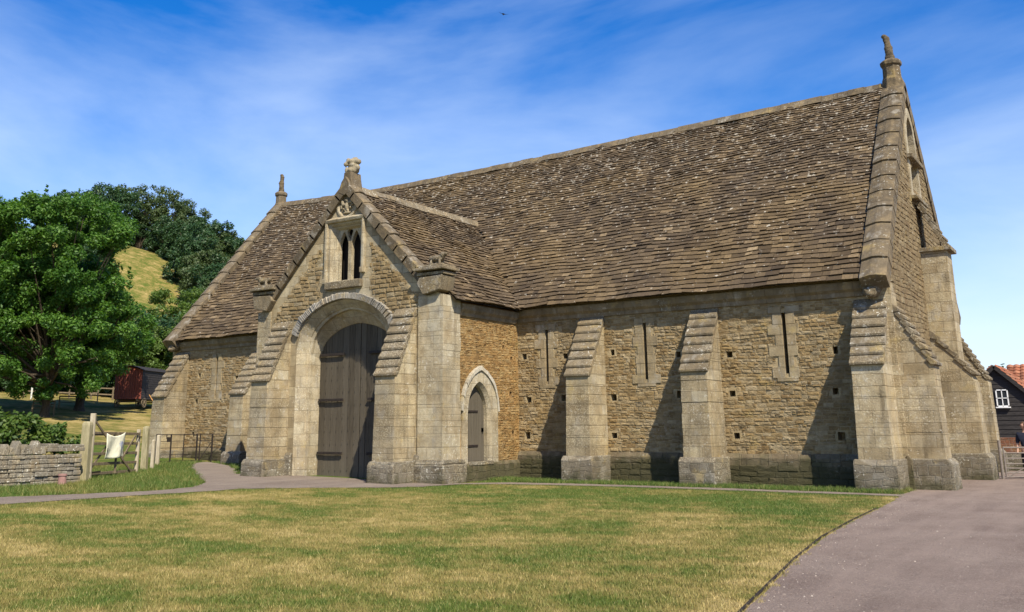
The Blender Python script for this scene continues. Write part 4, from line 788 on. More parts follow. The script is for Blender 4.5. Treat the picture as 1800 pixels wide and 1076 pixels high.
for x, y, s_, t in [(-206, 114, .5, 'low dark bush on the crest behind the top of the field'), (-200, 117, .5, 'low dark bush under the tallest crest tree'), (-207, 106, .5, 'low dark bush at the left of the field top')]: copy_tree(tc_, gz_(x, y), x, s_, t)
wt = [(-178, 113.2, 11.5, 'just right of the top of the hill field'), (-181.2, 119.6, 13.4, 'on the skyline right of the crest oaks'), (-180.3, 123.9, 12.6, 'second down the right skyline'), (-176.9, 126.2, 12.3, 'third down the right skyline'), (-177.5, 132, 12.8, 'lowest on the right skyline by the barn coping'),
      (-168.5, 109.8, 11.0, 'in the upper wood near the field edge'), (-163.3, 110.8, 10.4, 'in the middle of the right hand wood'), (-163.7, 116.7, 10.8, 'in the upper wood close to the barn'), (-158.8, 101.5, 10.4, 'at the dark edge of the hill field'), (-151.9, 100.1, 10, 'below the middle of the right hand wood'),
      (-148.6, 102.4, 9.8, 'halfway down the wood beside the barn gable'), (-140, 92.7, 10, 'low in the wood by the field corner'), (-133.3, 88.2, 9.5, 'low in the wood touching the barn coping'), (-125.9, 82.3, 8.8, 'lowest of the wood above the round tree'), (-127.1, 86.2, 10.5, 'low in the wood hidden partly by the coping'), (-146.5, 94.0, 8.6, 'at the field edge halfway down'), (-188, 117, 10, 'under the crest oaks at the top of the wood')]
td = make_tree('woodland_tree', gz_(*wt[0][:2]), 11, 5.2, 61, m_leafd, 'dark woodland tree '+wt[0][3], HS, n=110, per=110, size=.5, clump=1.05, bottom=.7, zb=.02, r0=.25, frac=.2)
te = make_tree('woodland_tree', gz_(*wt[1][:2]), 11, 5.4, 66, m_leafo, 'olive woodland tree '+wt[1][3], HS, n=110, per=110, size=.5, clump=1.05, bottom=.7, zb=.02, r0=.25, frac=.2); te.scale = (1.15,)*3
for i, (x, y, h_, t) in enumerate(wt[2:]):
    o = (td, te, td)[i % 3]; copy_tree(o, gz_(x, y), i*1.1, h_/11*1.12, ('dark' if o is td else 'olive')+' woodland tree '+t)
for i, (x, y, h_, t) in enumerate([(-184, 96, 7, 'on the left edge of the hill field near its top'), (-176, 90.5, 6.5, 'on the left edge of the hill field halfway up'), (-166, 82, 7, 'on the left edge of the hill field behind orchard leaves'), (-189, 100, 8, 'left of the field top under the crest oaks')]): copy_tree(td, gz_(x, y), 2+i, h_/11*1.1, 'dark woodland tree '+t)
# far trees on the right
tr_ = make_tree('distant_tree', gz_(-8.5, 88), 7.0, 4.0, 71, m_leafo, 'distant green tree seen between the barn and the tiled shed roof', 'distant trees right of the barn', n=45, per=120, size=.5, clump=1.2, bottom=.6, zb=.02, r0=.2)
for x, y, s_, t in [(-5.5, 90, 1.06, 'distant green tree just above the left end of the red tiles'), (-13.5, 88, .95, 'distant green tree mostly hidden by the barn buttress'), (-1.5, 92, .92, 'distant green tree peeping over the red tiles')]: copy_tree(tr_, gz_(x, y), x, s_, t)
# garden shrub behind the stone wall
sh = empty('garden_shrub', gz_(-26.5, -9.6)); tag(sh, 'dense leafy green shrub spilling over behind the dry stone wall', 'shrub'); g = np.random.default_rng(5)
pp, rd = [], []
while len(pp) < 260:
    y = g.uniform(-24, -10.1); x = g.uniform(-27.5, -21.1); top = 2.05+.15*math.sin(y*1.3)-max(0, y+11.5)*.36+.1*math.sin(x*2); z = g.uniform(.5, top)
    pp.append((x+26.5, y+9.6, z-Hs(-26.5, -9.6))); rd.append(g.uniform(.3, .5))
for k in range(60):
    y = g.uniform(-24, -10.3); pp.append((-20.9+26.5-g.uniform(0, .3), y+9.6, g.uniform(.95, 1.75)-max(0, y+11.5)*.3-.1)); rd.append(g.uniform(.22, .36))
leaves('crown', leaf_mat('shrub_leaves', (.035, .075, .012), (.065, .12, .018), (.13, .18, .035)), pp, rd, 300, .15, g, parent=sh)
b = MB(); 
for x_, y_ in ((1, -2), (2.5, -5), (4, -8), (3, -11), (3.5, -3.5)): b = MB(); b.tube([(x_, y_, -.5), (x_+.2, y_, .4), (x_+.3, y_+.2, 1.1)], [.05, .04, .02], 5); t_ = b.build('stem', m_bark); t_.parent = sh

# ------------------------------------------------------------ dry stone wall with upright cope stones
random.seed(17)
m_dry = ashlar('grey_dry_stone', [(.20, .18, .14), (.34, .32, .26), (.26, .23, .18), (.42, .39, .33)], (.1, .09, .07), 9, 9, dark=.6, white=1, moss=False, bd=.03)
sw = empty('dry_stone_wall', (-20.25, -10.6, Hs(-20.2, -10.6)), label='low grey dry stone wall with jagged upright cope stones at the left edge', cat='wall')
b = MB(); z = -.1; zb = Hs(-20.2, -12)
while z < .92:
    h = random.uniform(.085, .16); y = -10.75
    while y > -25:
        l = random.uniform(.14, .42); dx = random.uniform(-.035, .035)*(1.2-z*.3); w0 = .27-.07*z
        if y-l < -13.6 or z < .8: b.box(-20.25-w0-dx, -20.25+w0+dx, y-l+.006, y-.006, zb+z, zb+z+h-.008+random.uniform(-.01, .004))
        y -= l
    z += h
b.build('stonework', m_dry, sw, .022)
b = MB(); y = -10.7
while y > -25:
    if y > -11.5: l = random.uniform(.3, .55); b.box(-20.5, -19.98, y-l+.01, y, zb+.9, zb+1.0); b.box(-20.47, -20.0, y-l+.03, y-.01, zb+1.0, zb+random.uniform(1.07, 1.12))
    else:
        l = random.uniform(.12, .24); hh_ = random.uniform(.09, .3); t_ = random.uniform(-.04, .04)
        b.prism([(y-l+.01, zb+.84), (y-.01, zb+.84), (y-.03+t_, zb+.9+hh_*.8), (y-l/2+t_, zb+.92+hh_), (y-l+.04+t_, zb+.88+hh_*.7)], (-20.25, 0, 0), Y, Z, X, -.2+random.uniform(-.03, .03), .2+random.uniform(-.03, .03))
    y -= l
b.build('cope_stones', m_dry, sw, .015, fix=True)
m_terra = simple('terracotta', (.24, .13, .11), (.34, .2, .17), 9)
b = MB(); px_, py_ = -19.62, -11.55; z0 = Hs(px_, py_)-.03
b.loft([[(px_+r*math.cos(a), py_+r*math.sin(a), z0+h) for a in [2*math.pi*k/14 for k in range(14)]] for r, h in ((.12, 0), (.105, .2), (.1, .28), (.12, .3), (.12, .35), (.095, .35), (.085, .1), (.001, .1))], True)
tp = b.build('drain_pipe', m_terra, None, smooth=False); tag(tp, 'short terracotta drain pipe standing upright at the foot of the stone wall', 'drain pipe')

# ------------------------------------------------------------ timber field gate, banner, posts, estate railing
def post(x, y, h, w_, name, label, cat, mat, group=None, top=.04, rot=0, lean=(0, 0)):
    b = MB(); z0 = Hs(x, y)-.3; c_, s_ = math.cos(rot), math.sin(rot); a = w_/2
    def rg(z, k): return [(x+lean[0]*(z-z0)+(i*c_-j*s_)*k, y+lean[1]*(z-z0)+(i*s_+j*c_)*k, z) for i, j in ((-a, -a), (a, -a), (a, a), (-a, a))]
    b.loft([rg(z0, 1.06), rg(z0+.5, 1.0), rg(z0+.3+h-top, .96), rg(z0+.3+h-top*.3, .85), rg(z0+.3+h, .55)], True); b.add(rg(z0+.3+h, .55), [(0, 1, 2, 3)])
    return tag(b.build(name, mat, None, .012, fix=True), label, cat, group)
GP = 'posts beside the timber gate'
gd = Vector((-1.85, 3.07, 0)).normalized(); grot = math.atan2(gd.y, gd.x)
post(-20.55, -10.3, 1.72, .25, 'gate_post', 'thick green tinged gate post at the end of the stone wall', 'post', m_post, GP, .1, grot)
post(-23.62, -6.0, 1.5, .2, 'gate_post', 'stout timber post the field gate shuts against', 'post', m_post, GP, .08, grot)
post(-24.05, -5.35, 1.02, .11, 'fence_post', 'short pale post just right of the timber gate', 'post', m_wood, GP, .03, grot)
post(-25.9, -3.75, 1.12, .13, 'fence_post', 'pale post at the left end of the iron railing', 'post', m_wood, GP, .03, grot)
G0 = Vector((-20.98, -9.86, 0)); 
g_ = empty('field_gate', (G0.x, G0.y, Hs(G0.x, G0.y)), label='five bar timber field gate with tall hanging stile, banner hung on it', cat='gate')
def GPt(u, z, o=0): p = G0+gd*u; n = Vector((gd.y, -gd.x, 0)); p = p+n*o; return (p.x, p.y, .2+z)
GL = 3.4
b = MB(); b.bar(GPt(0, -.08), GPt(0, 1.93), .15, .09, up=gd); b.build('stile', m_wood, g_, .01)
b = MB(); b.bar(GPt(GL, .0), GPt(GL, 1.45), .11, .09, up=gd); b.build('stile', m_wood, g_, .01)
for k, z in enumerate((.14, .42, .72, 1.02, 1.33)):
    b = MB(); b.bar(GPt(.02, z+.02), GPt(GL+.0, z-.03+(.0)), .035 if k < 4 else .07, .085); b.build('bar', m_woodd, g_, .006)
for a_, c_ in ((GPt(.05, 1.72, .04), GPt(GL*.86, .1, .04)), (GPt(.1, .25, -.04), GPt(GL*.5, 1.3, -.04)), (GPt(GL*.5, .1, .04), GPt(GL*.5, 1.36, .04)), (GPt(GL*.9, 1.25, .04), GPt(GL*.62, .5, .04))):
    b = MB(); b.bar(a_, c_, .03, .075); b.build('brace', m_woodd, g_, .006)
for z in (.2, 1.3):
    b = MB(); b.bar(GPt(-.35, z, .06), GPt(.65, z, .06), .012, .05); b.bar(GPt(-.33, z-.05, .06), GPt(-.33, z+.07, .06), .04, .04); b.build('hinge', m_iron, g_)
b = MB(); b.bar(GPt(GL-.25, 1.2, .06), GPt(GL+.12, 1.2, .06), .02, .035); b.bar(GPt(GL-.1, 1.13, .08), GPt(GL-.1, 1.36, .08), .02, .02); b.build('latch', m_iron, g_)
# banner: white cloth hung from its top corners, sagging
def banner():
    m = M('banner_cloth', .7, .3); uv = m.uv(); o = m.obj(); m.col(m.mix(m.rng(m.noise(o, 3, 4), .35, .7, 0, .35), (.72, .70, .52), (.58, .56, .40))); m.bump(m.noise(o, 6, 3), .02)
    me_b = MB(); nu, nv = 20, 14; u0_, u1_ = GL*.24, GL*.65; P_ = []
    for j in range(nv+1):
        row = []
        for i in range(nu+1):
            s, t = i/nu, j/nv; sag = .11*(1-(2*s-1)**2)*(1-t)**1.5; z = 1.34-.78*t-sag+.03*s; u = u0_+(u1_-u0_)*s+(.05*(1-t)-.02)*math.cos(s*math.pi); o_ = .075+.04*math.sin(s*9+t*3)*(.3+t)+.05*math.sin(math.pi*s)*t
            row.append(GPt(u, z, o_))
        P_.append(row)
    me_b.loft(P_); o1 = me_b.build('banner', m.m, None, smooth=True); tag(o1, 'creased white cloth banner with faint blue marks hung on the timber gate', 'banner'); s_ = o1.modifiers.new('solid', 'SOLIDIFY'); s_.thickness = .004
    b = MB(); 
    for s0, s1, t0, t1 in ((.66, .72, .34, .42), (.72, .78, .3, .36), (.70, .735, .42, .7), (.80, .84, .35, .62)):
        rows = [[P_[round(t*nv)][round(s*nu)] for s in np.linspace(s0, s1, 3)] for t in np.linspace(t0, t1, 5)]
        n = Vector((gd.y, -gd.x, 0))*.006; b.loft([[Vector(P_[min(nv, round(t*nv))][min(nu, round(s*nu))])+n for s in (s0, s1+.03)] for t in np.linspace(t0, t1+.05, 5)])
    b.build('blue_marks', simple('faded_blue_print', (.2, .25, .42), (.32, .36, .5), 9), o1)
    b = MB(); n = Vector((gd.y, -gd.x, 0))*.006; b.loft([[Vector(P_[r][c])+n for c in (1, 2)] for r in (8, 9, 10)]); b.build('black_mark', m_iron, o1)
banner()
# estate railing of iron bars between the posts and the barn
er = empty('iron_railing', (-26.9, -3.0, Hs(-26.9, -3)), label='rusty black iron estate railing with small gate beside the left end of the barn', cat='fence')
e0, e1 = Vector((-26.95, -3.05, 0)), Vector((-26.45, -.35, 0)); ed = e1-e0
def EP(t, z): p = e0+ed*t; return (p.x, p.y, .32+z)
for t, w_ in ((0, .05), (.22, .045), (.42, .03), (.63, .05), (.68, .035), (.88, .05)): b = MB(); b.bar(EP(t, -.3), EP(t, 1.14), w_, w_, up=ed); b.build('upright', m_iron, er)
for z, w_ in ((1.12, .03), (.86, .022), (.6, .022), (.34, .022), (.1, .022)): b = MB(); b.bar(EP(0, z), EP(1.0, z), .012 if z < 1 else .03, w_); b.build('rail', m_iron, er)
b = MB(); b.bar(EP(.68, .1), EP(.88, .86), .02, .02); b.build('brace', m_iron, er)
b = MB(); b.box(-26.9, -26.8, -2.62, -2.5, 1.15, 1.34); b.bar(EP(.15, 1.12), EP(.15, .95), .03, .03); b.build('padlock', m_iron, er, .01)

# ------------------------------------------------------------ orchard furniture
def bench(x, y, rot, wd, label, name='bench'):
    t = empty(name, (x, y, Hs(x, y)), label=label, cat='bench', group='benches in the orchard'); c_, s_ = math.cos(rot), math.sin(rot)
    P_ = lambda a, b_, z: (x+a*c_-b_*s_, y+a*s_+b_*c_, Hs(x, y)+z); h = wd/2
    b = MB(); [b.bar(P_(-h, q_, .45), P_(h, q_, .45), .1, .035) for q_ in (-.16, -.04, .08, .2)]; b.build('seat', m_woodd, t)
    b = MB(); b.bar(P_(-h, .25, .86), P_(h, .25, .86), .04, .1); b.bar(P_(-h, .25, .68), P_(h, .25, .68), .03, .07); b.build('backrest', m_woodd, t)
    for a in (-h, h):
        for q_, hz_ in ((-.2, .65), (.25, .9)): b = MB(); b.bar(P_(a, q_, -.1), P_(a, q_, hz_), .07, .07, up=(c_, s_, 0)); b.build('leg', m_woodd, t)
        b = MB(); b.bar(P_(a, -.25, .64), P_(a, .25, .66), .07, .04); b.build('armrest', m_woodd, t)
VR = math.atan2(.8, .57)
bench(-52.2, 7.2, VR, 1.25, 'dark wooden bench behind the trunk of the tallest orchard tree')
bench(-56.5, 11.6, VR+.1, 1.2, 'dark wooden bench beside the second orchard trunk')
bench(-63.5, 17.9, VR, .95, 'small far bench between the second trunk and the red wagon')
post(-65.2, 13.9, 1.05, .1, 'marker_post', 'thin white post standing at the back of the orchard', 'post', simple('white_paint_worn', (.6, .6, .52), (.75, .75, .68), 8))
rf = empty('rail_fence', (-66.5, 19, Hs(-66.5, 19)), label='low dark rail fence along the back of the orchard', cat='fence')
f0, f1 = Vector((-68.2, 15.0, 0)), Vector((-63.0, 25.5, 0))
for k in range(8): p = f0.lerp(f1, k/7); b = MB(); b.bar((p.x, p.y, Hs(p.x, p.y)-.2), (p.x, p.y, Hs(p.x, p.y)+1.1), .1, .1, up=X); b.build('post', m_woodd, rf)
for z in (.45, .95): b = MB(); b.bar((f0.x, f0.y, Hs(f0.x, f0.y)+z), (f1.x, f1.y, Hs(f1.x, f1.y)+z), .04, .1); b.build('rail', m_woodd, rf)
# wheels
def wheel(par, c, ax_, r, mat, n=10, name='wheel'):
    c, ax_ = Vector(c), Vector(ax_).normalized(); a = ax_.cross(Vector(Z)).normalized(); b_ = Vector(Z); b = MB(); N = 20
    ring = lambda rad, o: [c+ax_*o+(a*math.cos(2*math.pi*k/N)+b_*math.sin(2*math.pi*k/N))*rad for k in range(N)]
    b.loft([ring(r, -.03), ring(r, .03), ring(r-.06, .03), ring(r-.06, -.03), ring(r, -.03)], True); w_ = b.build(name, mat, par)
    b = MB(); [b.bar(c, c+(a*math.cos(2*math.pi*k/n)+b_*math.sin(2*math.pi*k/n))*(r-.03), .03, .04, up=ax_) for k in range(n)]; b.tube([c-ax_*.08, c+ax_*.08], [.07, .06], 8); b.build('spokes', mat, w_)
m_red = M('red_painted_iron', .6, .3); o_ = m_red.obj(); m_red.col(m_red.mix(m_red.rng(m_red.noise(m_red.mapv(o_, scale=(4, 4, .6)), 3, 4), .35, .7), (.19, .045, .03), (.26, .085, .055))); m_red.bump(m_red.noise(o_, 20), .005)
hw_ = empty('shepherd_hut', (-58, 15.6, Hs(-58, 15.6)), label='old red iron wheeled hut with dark boarded side under the orchard trees', cat='hut')
A_ = Vector((-57.7, 15.95, 0)); e_ = Vector((.9, .44, 0)).normalized(); s_ = Vector((-.44, .9, 0)).normalized(); z0 = Hs(-57.5, 16)+.0
WPt = lambda a, c, z: A_+e_*a+s_*c+Vector((0, 0, z0+z))
b = MB(); nr_ = 22; prof = [(2.15*k/nr_, (.025 if k % 2 else -.0)) for k in range(nr_+1)]
b.loft([[WPt(a, -o2, z) for a, o2 in prof] for z in (.62, 2.75)]); b.add([WPt(0, 0, 2.75), WPt(2.15, 0, 2.75), WPt(1.075, 0, 3.05)], [(0, 1, 2)]); b.build('end_wall', m_red.m, hw_)
m_tar = simple('tarred_boards', (.018, .016, .015), (.05, .045, .042), 5, .7, .005, (1, 1, 6))
b = MB()
for k in range(13):
    z = .62+k*.165; b.prism([(2.12, z), (2.185, z), (2.16, z+.18), (2.12, z+.18)], tuple(WPt(0, 0, 0)), e_, Z, s_, .01, 4.3)
b.prism([(0, .62), (.03, .62), (.03, 2.75), (0, 2.75)], tuple(WPt(0, 0, 0)), e_, Z, s_, .01, 4.3); b.prism([(0, .62), (2.15, .62), (2.15, 2.75), (1.07, 3.0), (0, 2.75)], tuple(WPt(0, 0, 0)), e_, Z, s_, 4.3, 4.34); b.build('side_wall', m_tar, hw_, fix=True)
b = MB(); ar = [(-.12+2.39*k/10, 2.74+.36*math.sin(math.pi*k/10)) for k in range(11)]; b.prism(ar+[(a, z-.03) for a, z in ar[::-1]], tuple(WPt(0, 0, 0)), e_, Z, s_, -.12, 4.45); b.build('roof', m_tar, hw_, fix=True)
b = MB(); b.bar(WPt(.3, 0, .55), WPt(.3, 4.3, .55), .12, .12); b.bar(WPt(1.85, 0, .55), WPt(1.85, 4.3, .55), .12, .12); b.bar(WPt(.1, .5, .45), WPt(2.05, .5, .45), .1, .1); b.bar(WPt(.1, 3.7, .45), WPt(2.05, 3.7, .45), .1, .1); b.build('chassis', m_woodd, hw_)
for a, c, r in ((-.0, .5, .36), (2.15, .5, .36), (-.0, 3.7, .42), (2.15, 3.7, .42)): wheel(hw_, WPt(a, c, r), e_, r, m_woodd)
ct = empty('farm_cart', (-53.6, 17.6, Hs(-53.6, 17.6)), label='old farm cart with orange side boards half hidden behind the barn buttress', cat='cart')
m_or = simple('orange_painted_board', (.50, .25, .07), (.62, .34, .12), 5); C_ = Vector((-54.2, 17.0, Hs(-54, 17.3))); ca, cb_ = Vector((.57, .8, 0)).normalized(), Vector((-.8, .57, 0)).normalized()
cp_ = lambda a, c, z: C_+ca*a+cb_*c+Vector((0, 0, z))
b = MB(); b.obox(cp_(1.0, .8, .72), ca*1.0, cb_*.75, Vector((0, 0, .05))); b.build('bed', m_woodd, ct)
for c in (.05, 1.55): b = MB(); b.bar(cp_(0, c, .92), cp_(2, c, 1.02), .04, .18); b.bar(cp_(0, c, 1.2), cp_(2, c, 1.3), .04, .08); [b.bar(cp_(q_, c, .7), cp_(q_-.05, c, 1.35), .05, .05, up=ca) for q_ in (.05, .7, 1.35, 1.95)]; b.build('side_board', m_or, ct)
b = MB(); b.bar(cp_(.1, .3, .5), cp_(-.45, .3, 1.35), .1, .05); b.build('tailboard', m_or, ct)
for a, c in ((.5, -.03), (.5, 1.63), (1.6, -.03), (1.6, 1.63)): wheel(ct, cp_(a, c, .42), cb_, .42, m_woodd)

# ------------------------------------------------------------ right hand side: shed, wall, gate, person
shd = empty('boarded_shed', (-.4, 24.5, 0), label='black weatherboarded shed with red pantile roof beyond the gate', cat='shed')
b = MB()
for k in range(22):
    z = -.3+k*.21; zt = z+.23; hwid = lambda q_: 2.9-max(0, q_-1.55)*1.0
    x1 = -.35+min(2.7, 4.35-z) if z > 1.6 else 2.35; x0 = -.35-min(2.7, 4.35-z) if z > 1.6 else -3.05
    if z > 4.2: break
    b.prism([(0, z), (.035, z), (.01, zt), (0, zt)], (0, 24.3, 0), FW, Z, X, x0, x1)
b.box(2.3, 2.36, 24.3, 29, -.3, 1.6); b.build('boarded_wall', m_tar, shd, fix=True)
def tile_mat():
    m = M('red_pantiles', .8, .2); o = m.obj(); r = m.attr('rnd'); m.col(m.mix(m.rng(m.noise(o, 2, 4), .4, .7, 0, .5), m.ramp(r, (0, (.15, .05, .025)), (.5, (.26, .085, .04)), (1, (.34, .14, .075))), (.2, .14, .09))); return m.m
m_tile = tile_mat()
def pantiles(name, O, U, V, nu, nv, du, dv, par):
    O, U, V = Vector(O), Vector(U).normalized(), Vector(V).normalized(); Nn = U.cross(V); Nn = Nn if Nn.z > 0 else -Nn; b = MB()
    for j in range(nv):
        for i in range(nu):
            o_ = O+U*(i*du)+V*(j*dv); e0_, e1_ = .05, .01; ps = [(0, .0), (.25, .045), (.5, .06), (.75, .03), (1.02, .0)]
            lo = [o_+U*(a*du)+Nn*(h+e0_) for a, h in ps]; hi_ = [o_+U*(a*du)+V*(dv*1.06)+Nn*(h+e1_) for a, h in ps]; fr_ = [o_+U*(a*du)+Nn*(h+.01) for a, h in ps]
            b.add(lo+hi_+fr_, [(k, k+1, 6+k, 5+k) for k in range(4)]+[(10+k, 11+k, k+1, k) for k in range(4)])
    return b.build(name, m_tile, par)
pantiles('roof', (-.33+2.95, 24.1, 1.42), (0, 1, 0), (-1, 0, 1), 14, 14, .3, .295, shd); pantiles('roof', (-.37-2.95, 24.1, 1.42), (0, 1, 0), (1, 0, 1), 14, 14, .3, .295, shd)
pantiles('rear_roof', (-.3, 26.0, 2.0), (1, 0, 0), (0, .8, .6), 36, 16, .3, .27, shd)
b = MB(); b.box(-.2, 10.3, 26.3, 32, -.3, 2.1); b.build('rear_wall', m_tar, shd)
for sg in (1, -1): b = MB(); b.bar((-.35+sg*3.0, 24.12, 1.3), (-.35, 24.12, 4.3), .05, .17); b.build('barge_board', m_tar, shd)
m_wp = simple('white_window_paint', (.72, .72, .70), (.8, .8, .78), 5); b = MB(); wxa, wxb, wza, wzb = -.42, .10, 2.42, 3.22
for r_ in ((wxa, wxb, wza, wza+.05), (wxa, wxb, wzb-.05, wzb), (wxa, wxa+.05, wza, wzb), (wxb-.05, wxb, wza, wzb), (-.18, -.145, wza, wzb), (wxa, wxb, 2.8, 2.835)): b.box(r_[0], r_[1], 24.2, 24.25, r_[2], r_[3])
b.box(wxa-.05, wxb+.05, 24.12, 24.25, wza-.06, wza-.005); sw_ = b.build('window', m_wp, shd)
mg = M('window_glass', .08, .6); mg.col((.03, .035, .04)); b = MB(); b.box(wxa+.02, wxb-.02, 24.235, 24.255, wza, wzb); b.build('pane', mg.m, sw_)
m_brick = rubble('red_brick', [(.26, .09, .05), (.34, .13, .07), (.3, .11, .06), (.38, .17, .10)], (.33, .27, .2), .225, .075, .012, dark=.25, white=.2, moss=False, gaps=.1)
bwe = empty('brick_wall', (1.0, 12.2, 0), label='stub of low red brick wall on a grey stone base by the shed', cat='wall'); bw = MB(); bw.box(.75, 1.5, 12.1, 12.4, .62, 1.15); bw.build('brickwork', m_brick, bwe, .01); bw = MB(); bw.box(.7, 1.6, 12.0, 12.5, -.2, .62); bw.build('base', m_foot, bwe, .02)
mgt = simple('grey_brown_gate_metal', (.14, .12, .10), (.24, .2, .17), 12, .6)
fg = empty('metal_gate', (1.45, 6.15, 0), label='grey metal field gate with seven bars at the right corner of the barn', cat='gate')
q0, q1 = Vector((1.47, 6.2, -.05)), Vector((4.6, 7.4, -.05)); QP = lambda t, z: q0.lerp(q1, t)+Vector((0, 0, z))
b = MB(); b.tube([QP(0, -.1), QP(0, 1.2)], [.045, .045], 8); b.build('hanging_post', mgt, fg); b = MB(); b.tube([QP(.99, 0), QP(.99, 1.1)], [.03, .03], 8); b.build('end_upright', mgt, fg)
b = MB(); b.tube([QP(.03, .12), QP(.03, 1.0)], [.022, .022], 8); b.build('end_upright', mgt, fg)
for z in (.12, .24, .37, .5, .66, .82, .98): b = MB(); b.tube([QP(.03, z), QP(.99, z)], [.018 if z < .9 else .024]*2, 8); b.build('bar', mgt, fg)
b = MB(); b.tube([QP(.05, .13), QP(.5, .96)], [.018]*2, 6); b.build('brace', mgt, fg); b = MB(); b.tube([QP(.95, .13), QP(.5, .96)], [.018]*2, 6); b.build('brace', mgt, fg)

def skin_mesh(name, verts, edges, radii, mat, parent, sub=2, loc=(0, 0, 0), root=0):
    me = bpy.data.meshes.new(name); me.from_pydata([tuple(v) for v in verts], edges, []); o = bpy.data.objects.new(name, me); COL.objects.link(o)
    sk = o.modifiers.new('skin', 'SKIN'); sl = me.skin_vertices[0].data if me.skin_vertices else None
    if sl is None:
        bm = bmesh.new(); bm.from_mesh(me); bm.verts.layers.skin.verify(); bm.to_mesh(me); bm.free(); sl = me.skin_vertices[0].data
    for i, r in enumerate(radii): sl[i].radius = (r, r) if not isinstance(r, tuple) else r; sl[i].use_root = (i == root)
    s2 = o.modifiers.new('sub', 'SUBSURF'); s2.levels = sub; s2.render_levels = sub; me.materials.append(mat); o.parent = parent
    return o
pe = empty('person', (2.13, 7.05, -.08), label='person with short brown hair in dark navy clothes standing behind the metal gate', cat='person'); pe.rotation_euler.z = R(-12)
m_skin = simple('skin', (.45, .27, .19), (.50, .31, .22), 6, .6); m_navy = simple('navy_cloth', (.018, .022, .04), (.035, .04, .062), 14, .9); m_trou = simple('dark_trousers', (.02, .02, .026), (.04, .04, .05), 14, .9); m_hair = simple('brown_hair', (.05, .03, .018), (.10, .06, .035), 20, .7)
def chain(V, E_, Rr, start, pts, rads):
    p = start
    for q_, r in zip(pts, rads): V.append(q_); Rr.append(r); E_.append((p, len(V)-1)); p = len(V)-1
    return p
V, E_, Rr = [(0, 0, .95)], [], [(.15, .11)]
ch_ = chain(V, E_, Rr, 0, [(0, 0, 1.12), (0, .0, 1.3), (0, .01, 1.42), (0, 0, 1.5)], [(.14, .1), (.165, .11), (.13, .09), (.055, .055)])
chain(V, E_, Rr, ch_, [(0, -.02, 1.58)], [.052])
for sg in (-1, 1):
    a = chain(V, E_, Rr, 2, [(sg*.19, 0, 1.4), (sg*.245, .01, 1.15), (sg*.25, -.06, .93), (sg*.25, -.085, .87)], [.058, .045, .033, .026])
    chain(V, E_, Rr, a, [(sg*.25, -.095, .82), (sg*.245, -.1, .80)], [.036, .034])
    lg = chain(V, E_, Rr, 0, [(sg*.095, 0, .86), (sg*.105, -.01, .5), (sg*.11, .01, .1), (sg*.11, .0, .045)], [.085, .055, .04, .04])
    chain(V, E_, Rr, lg, [(sg*.115, -.14, .03)], [.035])
body = skin_mesh('body', V, E_, Rr, m_skin, pe)
hd = bmesh.new(); bmesh.ops.create_icosphere(hd, subdivisions=4, radius=1)
for v in hd.verts:
    x_, y_, z_ = v.co; k = 1-.25*max(0, -z_)*(1 if abs(z_) > .2 else .5); f = 0
    if y_ < -.5: f = .16*math.exp(-((x_/.16)**2+((z_+.08)/.24)**2))+.04*math.exp(-((x_/.3)**2+((z_+.5)/.1)**2))-.06*math.exp(-(((abs(x_)-.36)/.16)**2+((z_-.1)/.12)**2))
    ear = .22*math.exp(-(((y_-.05)/.18)**2+((z_+.02)/.28)**2)) if abs(x_) > .85 else 0
    v.co = Vector((x_*.076*k+math.copysign(ear*.09, x_), y_*.095*k-f*.1, z_*.118))
me = bpy.data.meshes.new('head'); hd.to_mesh(me); hd.free(); me.materials.append(m_skin); ho_ = bpy.data.objects.new('head', me); COL.objects.link(ho_); ho_.parent = pe; ho_.location = (0, -.03, 1.65); ho_.rotation_euler.z = R(-55); me.polygons.foreach_set('use_smooth', [True]*len(me.polygons))
b = MB()
for sg in (-1, 1): b.box(sg*.03-.012, sg*.03+.012, -.098, -.088, .008, .018)
eo = b.build('eye', m_iron, None); eo.parent = ho_
hb = bmesh.new(); bmesh.ops.create_icosphere(hb, subdivisions=4, radius=1)
bmesh.ops.delete(hb, geom=[v for v in hb.verts if (v.co.y < -.35 and v.co.z < .55) or v.co.z < -.45], context='VERTS')
for v in hb.verts: n_ = 1+.03*math.sin(v.co.x*31)*math.cos(v.co.z*27+v.co.y*19); v.co = Vector((v.co.x*.086*n_, v.co.y*.106*n_, v.co.z*.13*n_))
me = bpy.data.meshes.new('hair'); hb.to_mesh(me); hb.free(); me.materials.append(m_hair); hr = bpy.data.objects.new('hair', me); COL.objects.link(hr); hr.parent = ho_; sm = hr.modifiers.new('solid', 'SOLIDIFY'); sm.thickness = .012
V, E_, Rr = [(0, 0, .92)], [], [(.165, .12)]
chain(V, E_, Rr, 0, [(0, 0, 1.12), (0, .0, 1.3), (0, .01, 1.43), (0, 0, 1.485)], [(.155, .115), (.18, .125), (.14, .1), (.068, .066)])
for sg in (-1, 1): chain(V, E_, Rr, 2, [(sg*.2, 0, 1.4), (sg*.235, .01, 1.22), (sg*.248, .0, 1.1)], [.075, .066, .06])
skin_mesh('shirt', V, E_, Rr, m_navy, pe)
V, E_, Rr = [(0, 0, .93)], [], [(.155, .115)]
for sg in (-1, 1): chain(V, E_, Rr, 0, [(sg*.095, 0, .82), (sg*.105, -.01, .5), (sg*.11, .01, .09)], [.1, .075, .06])
skin_mesh('trousers', V, E_, Rr, m_trou, pe)
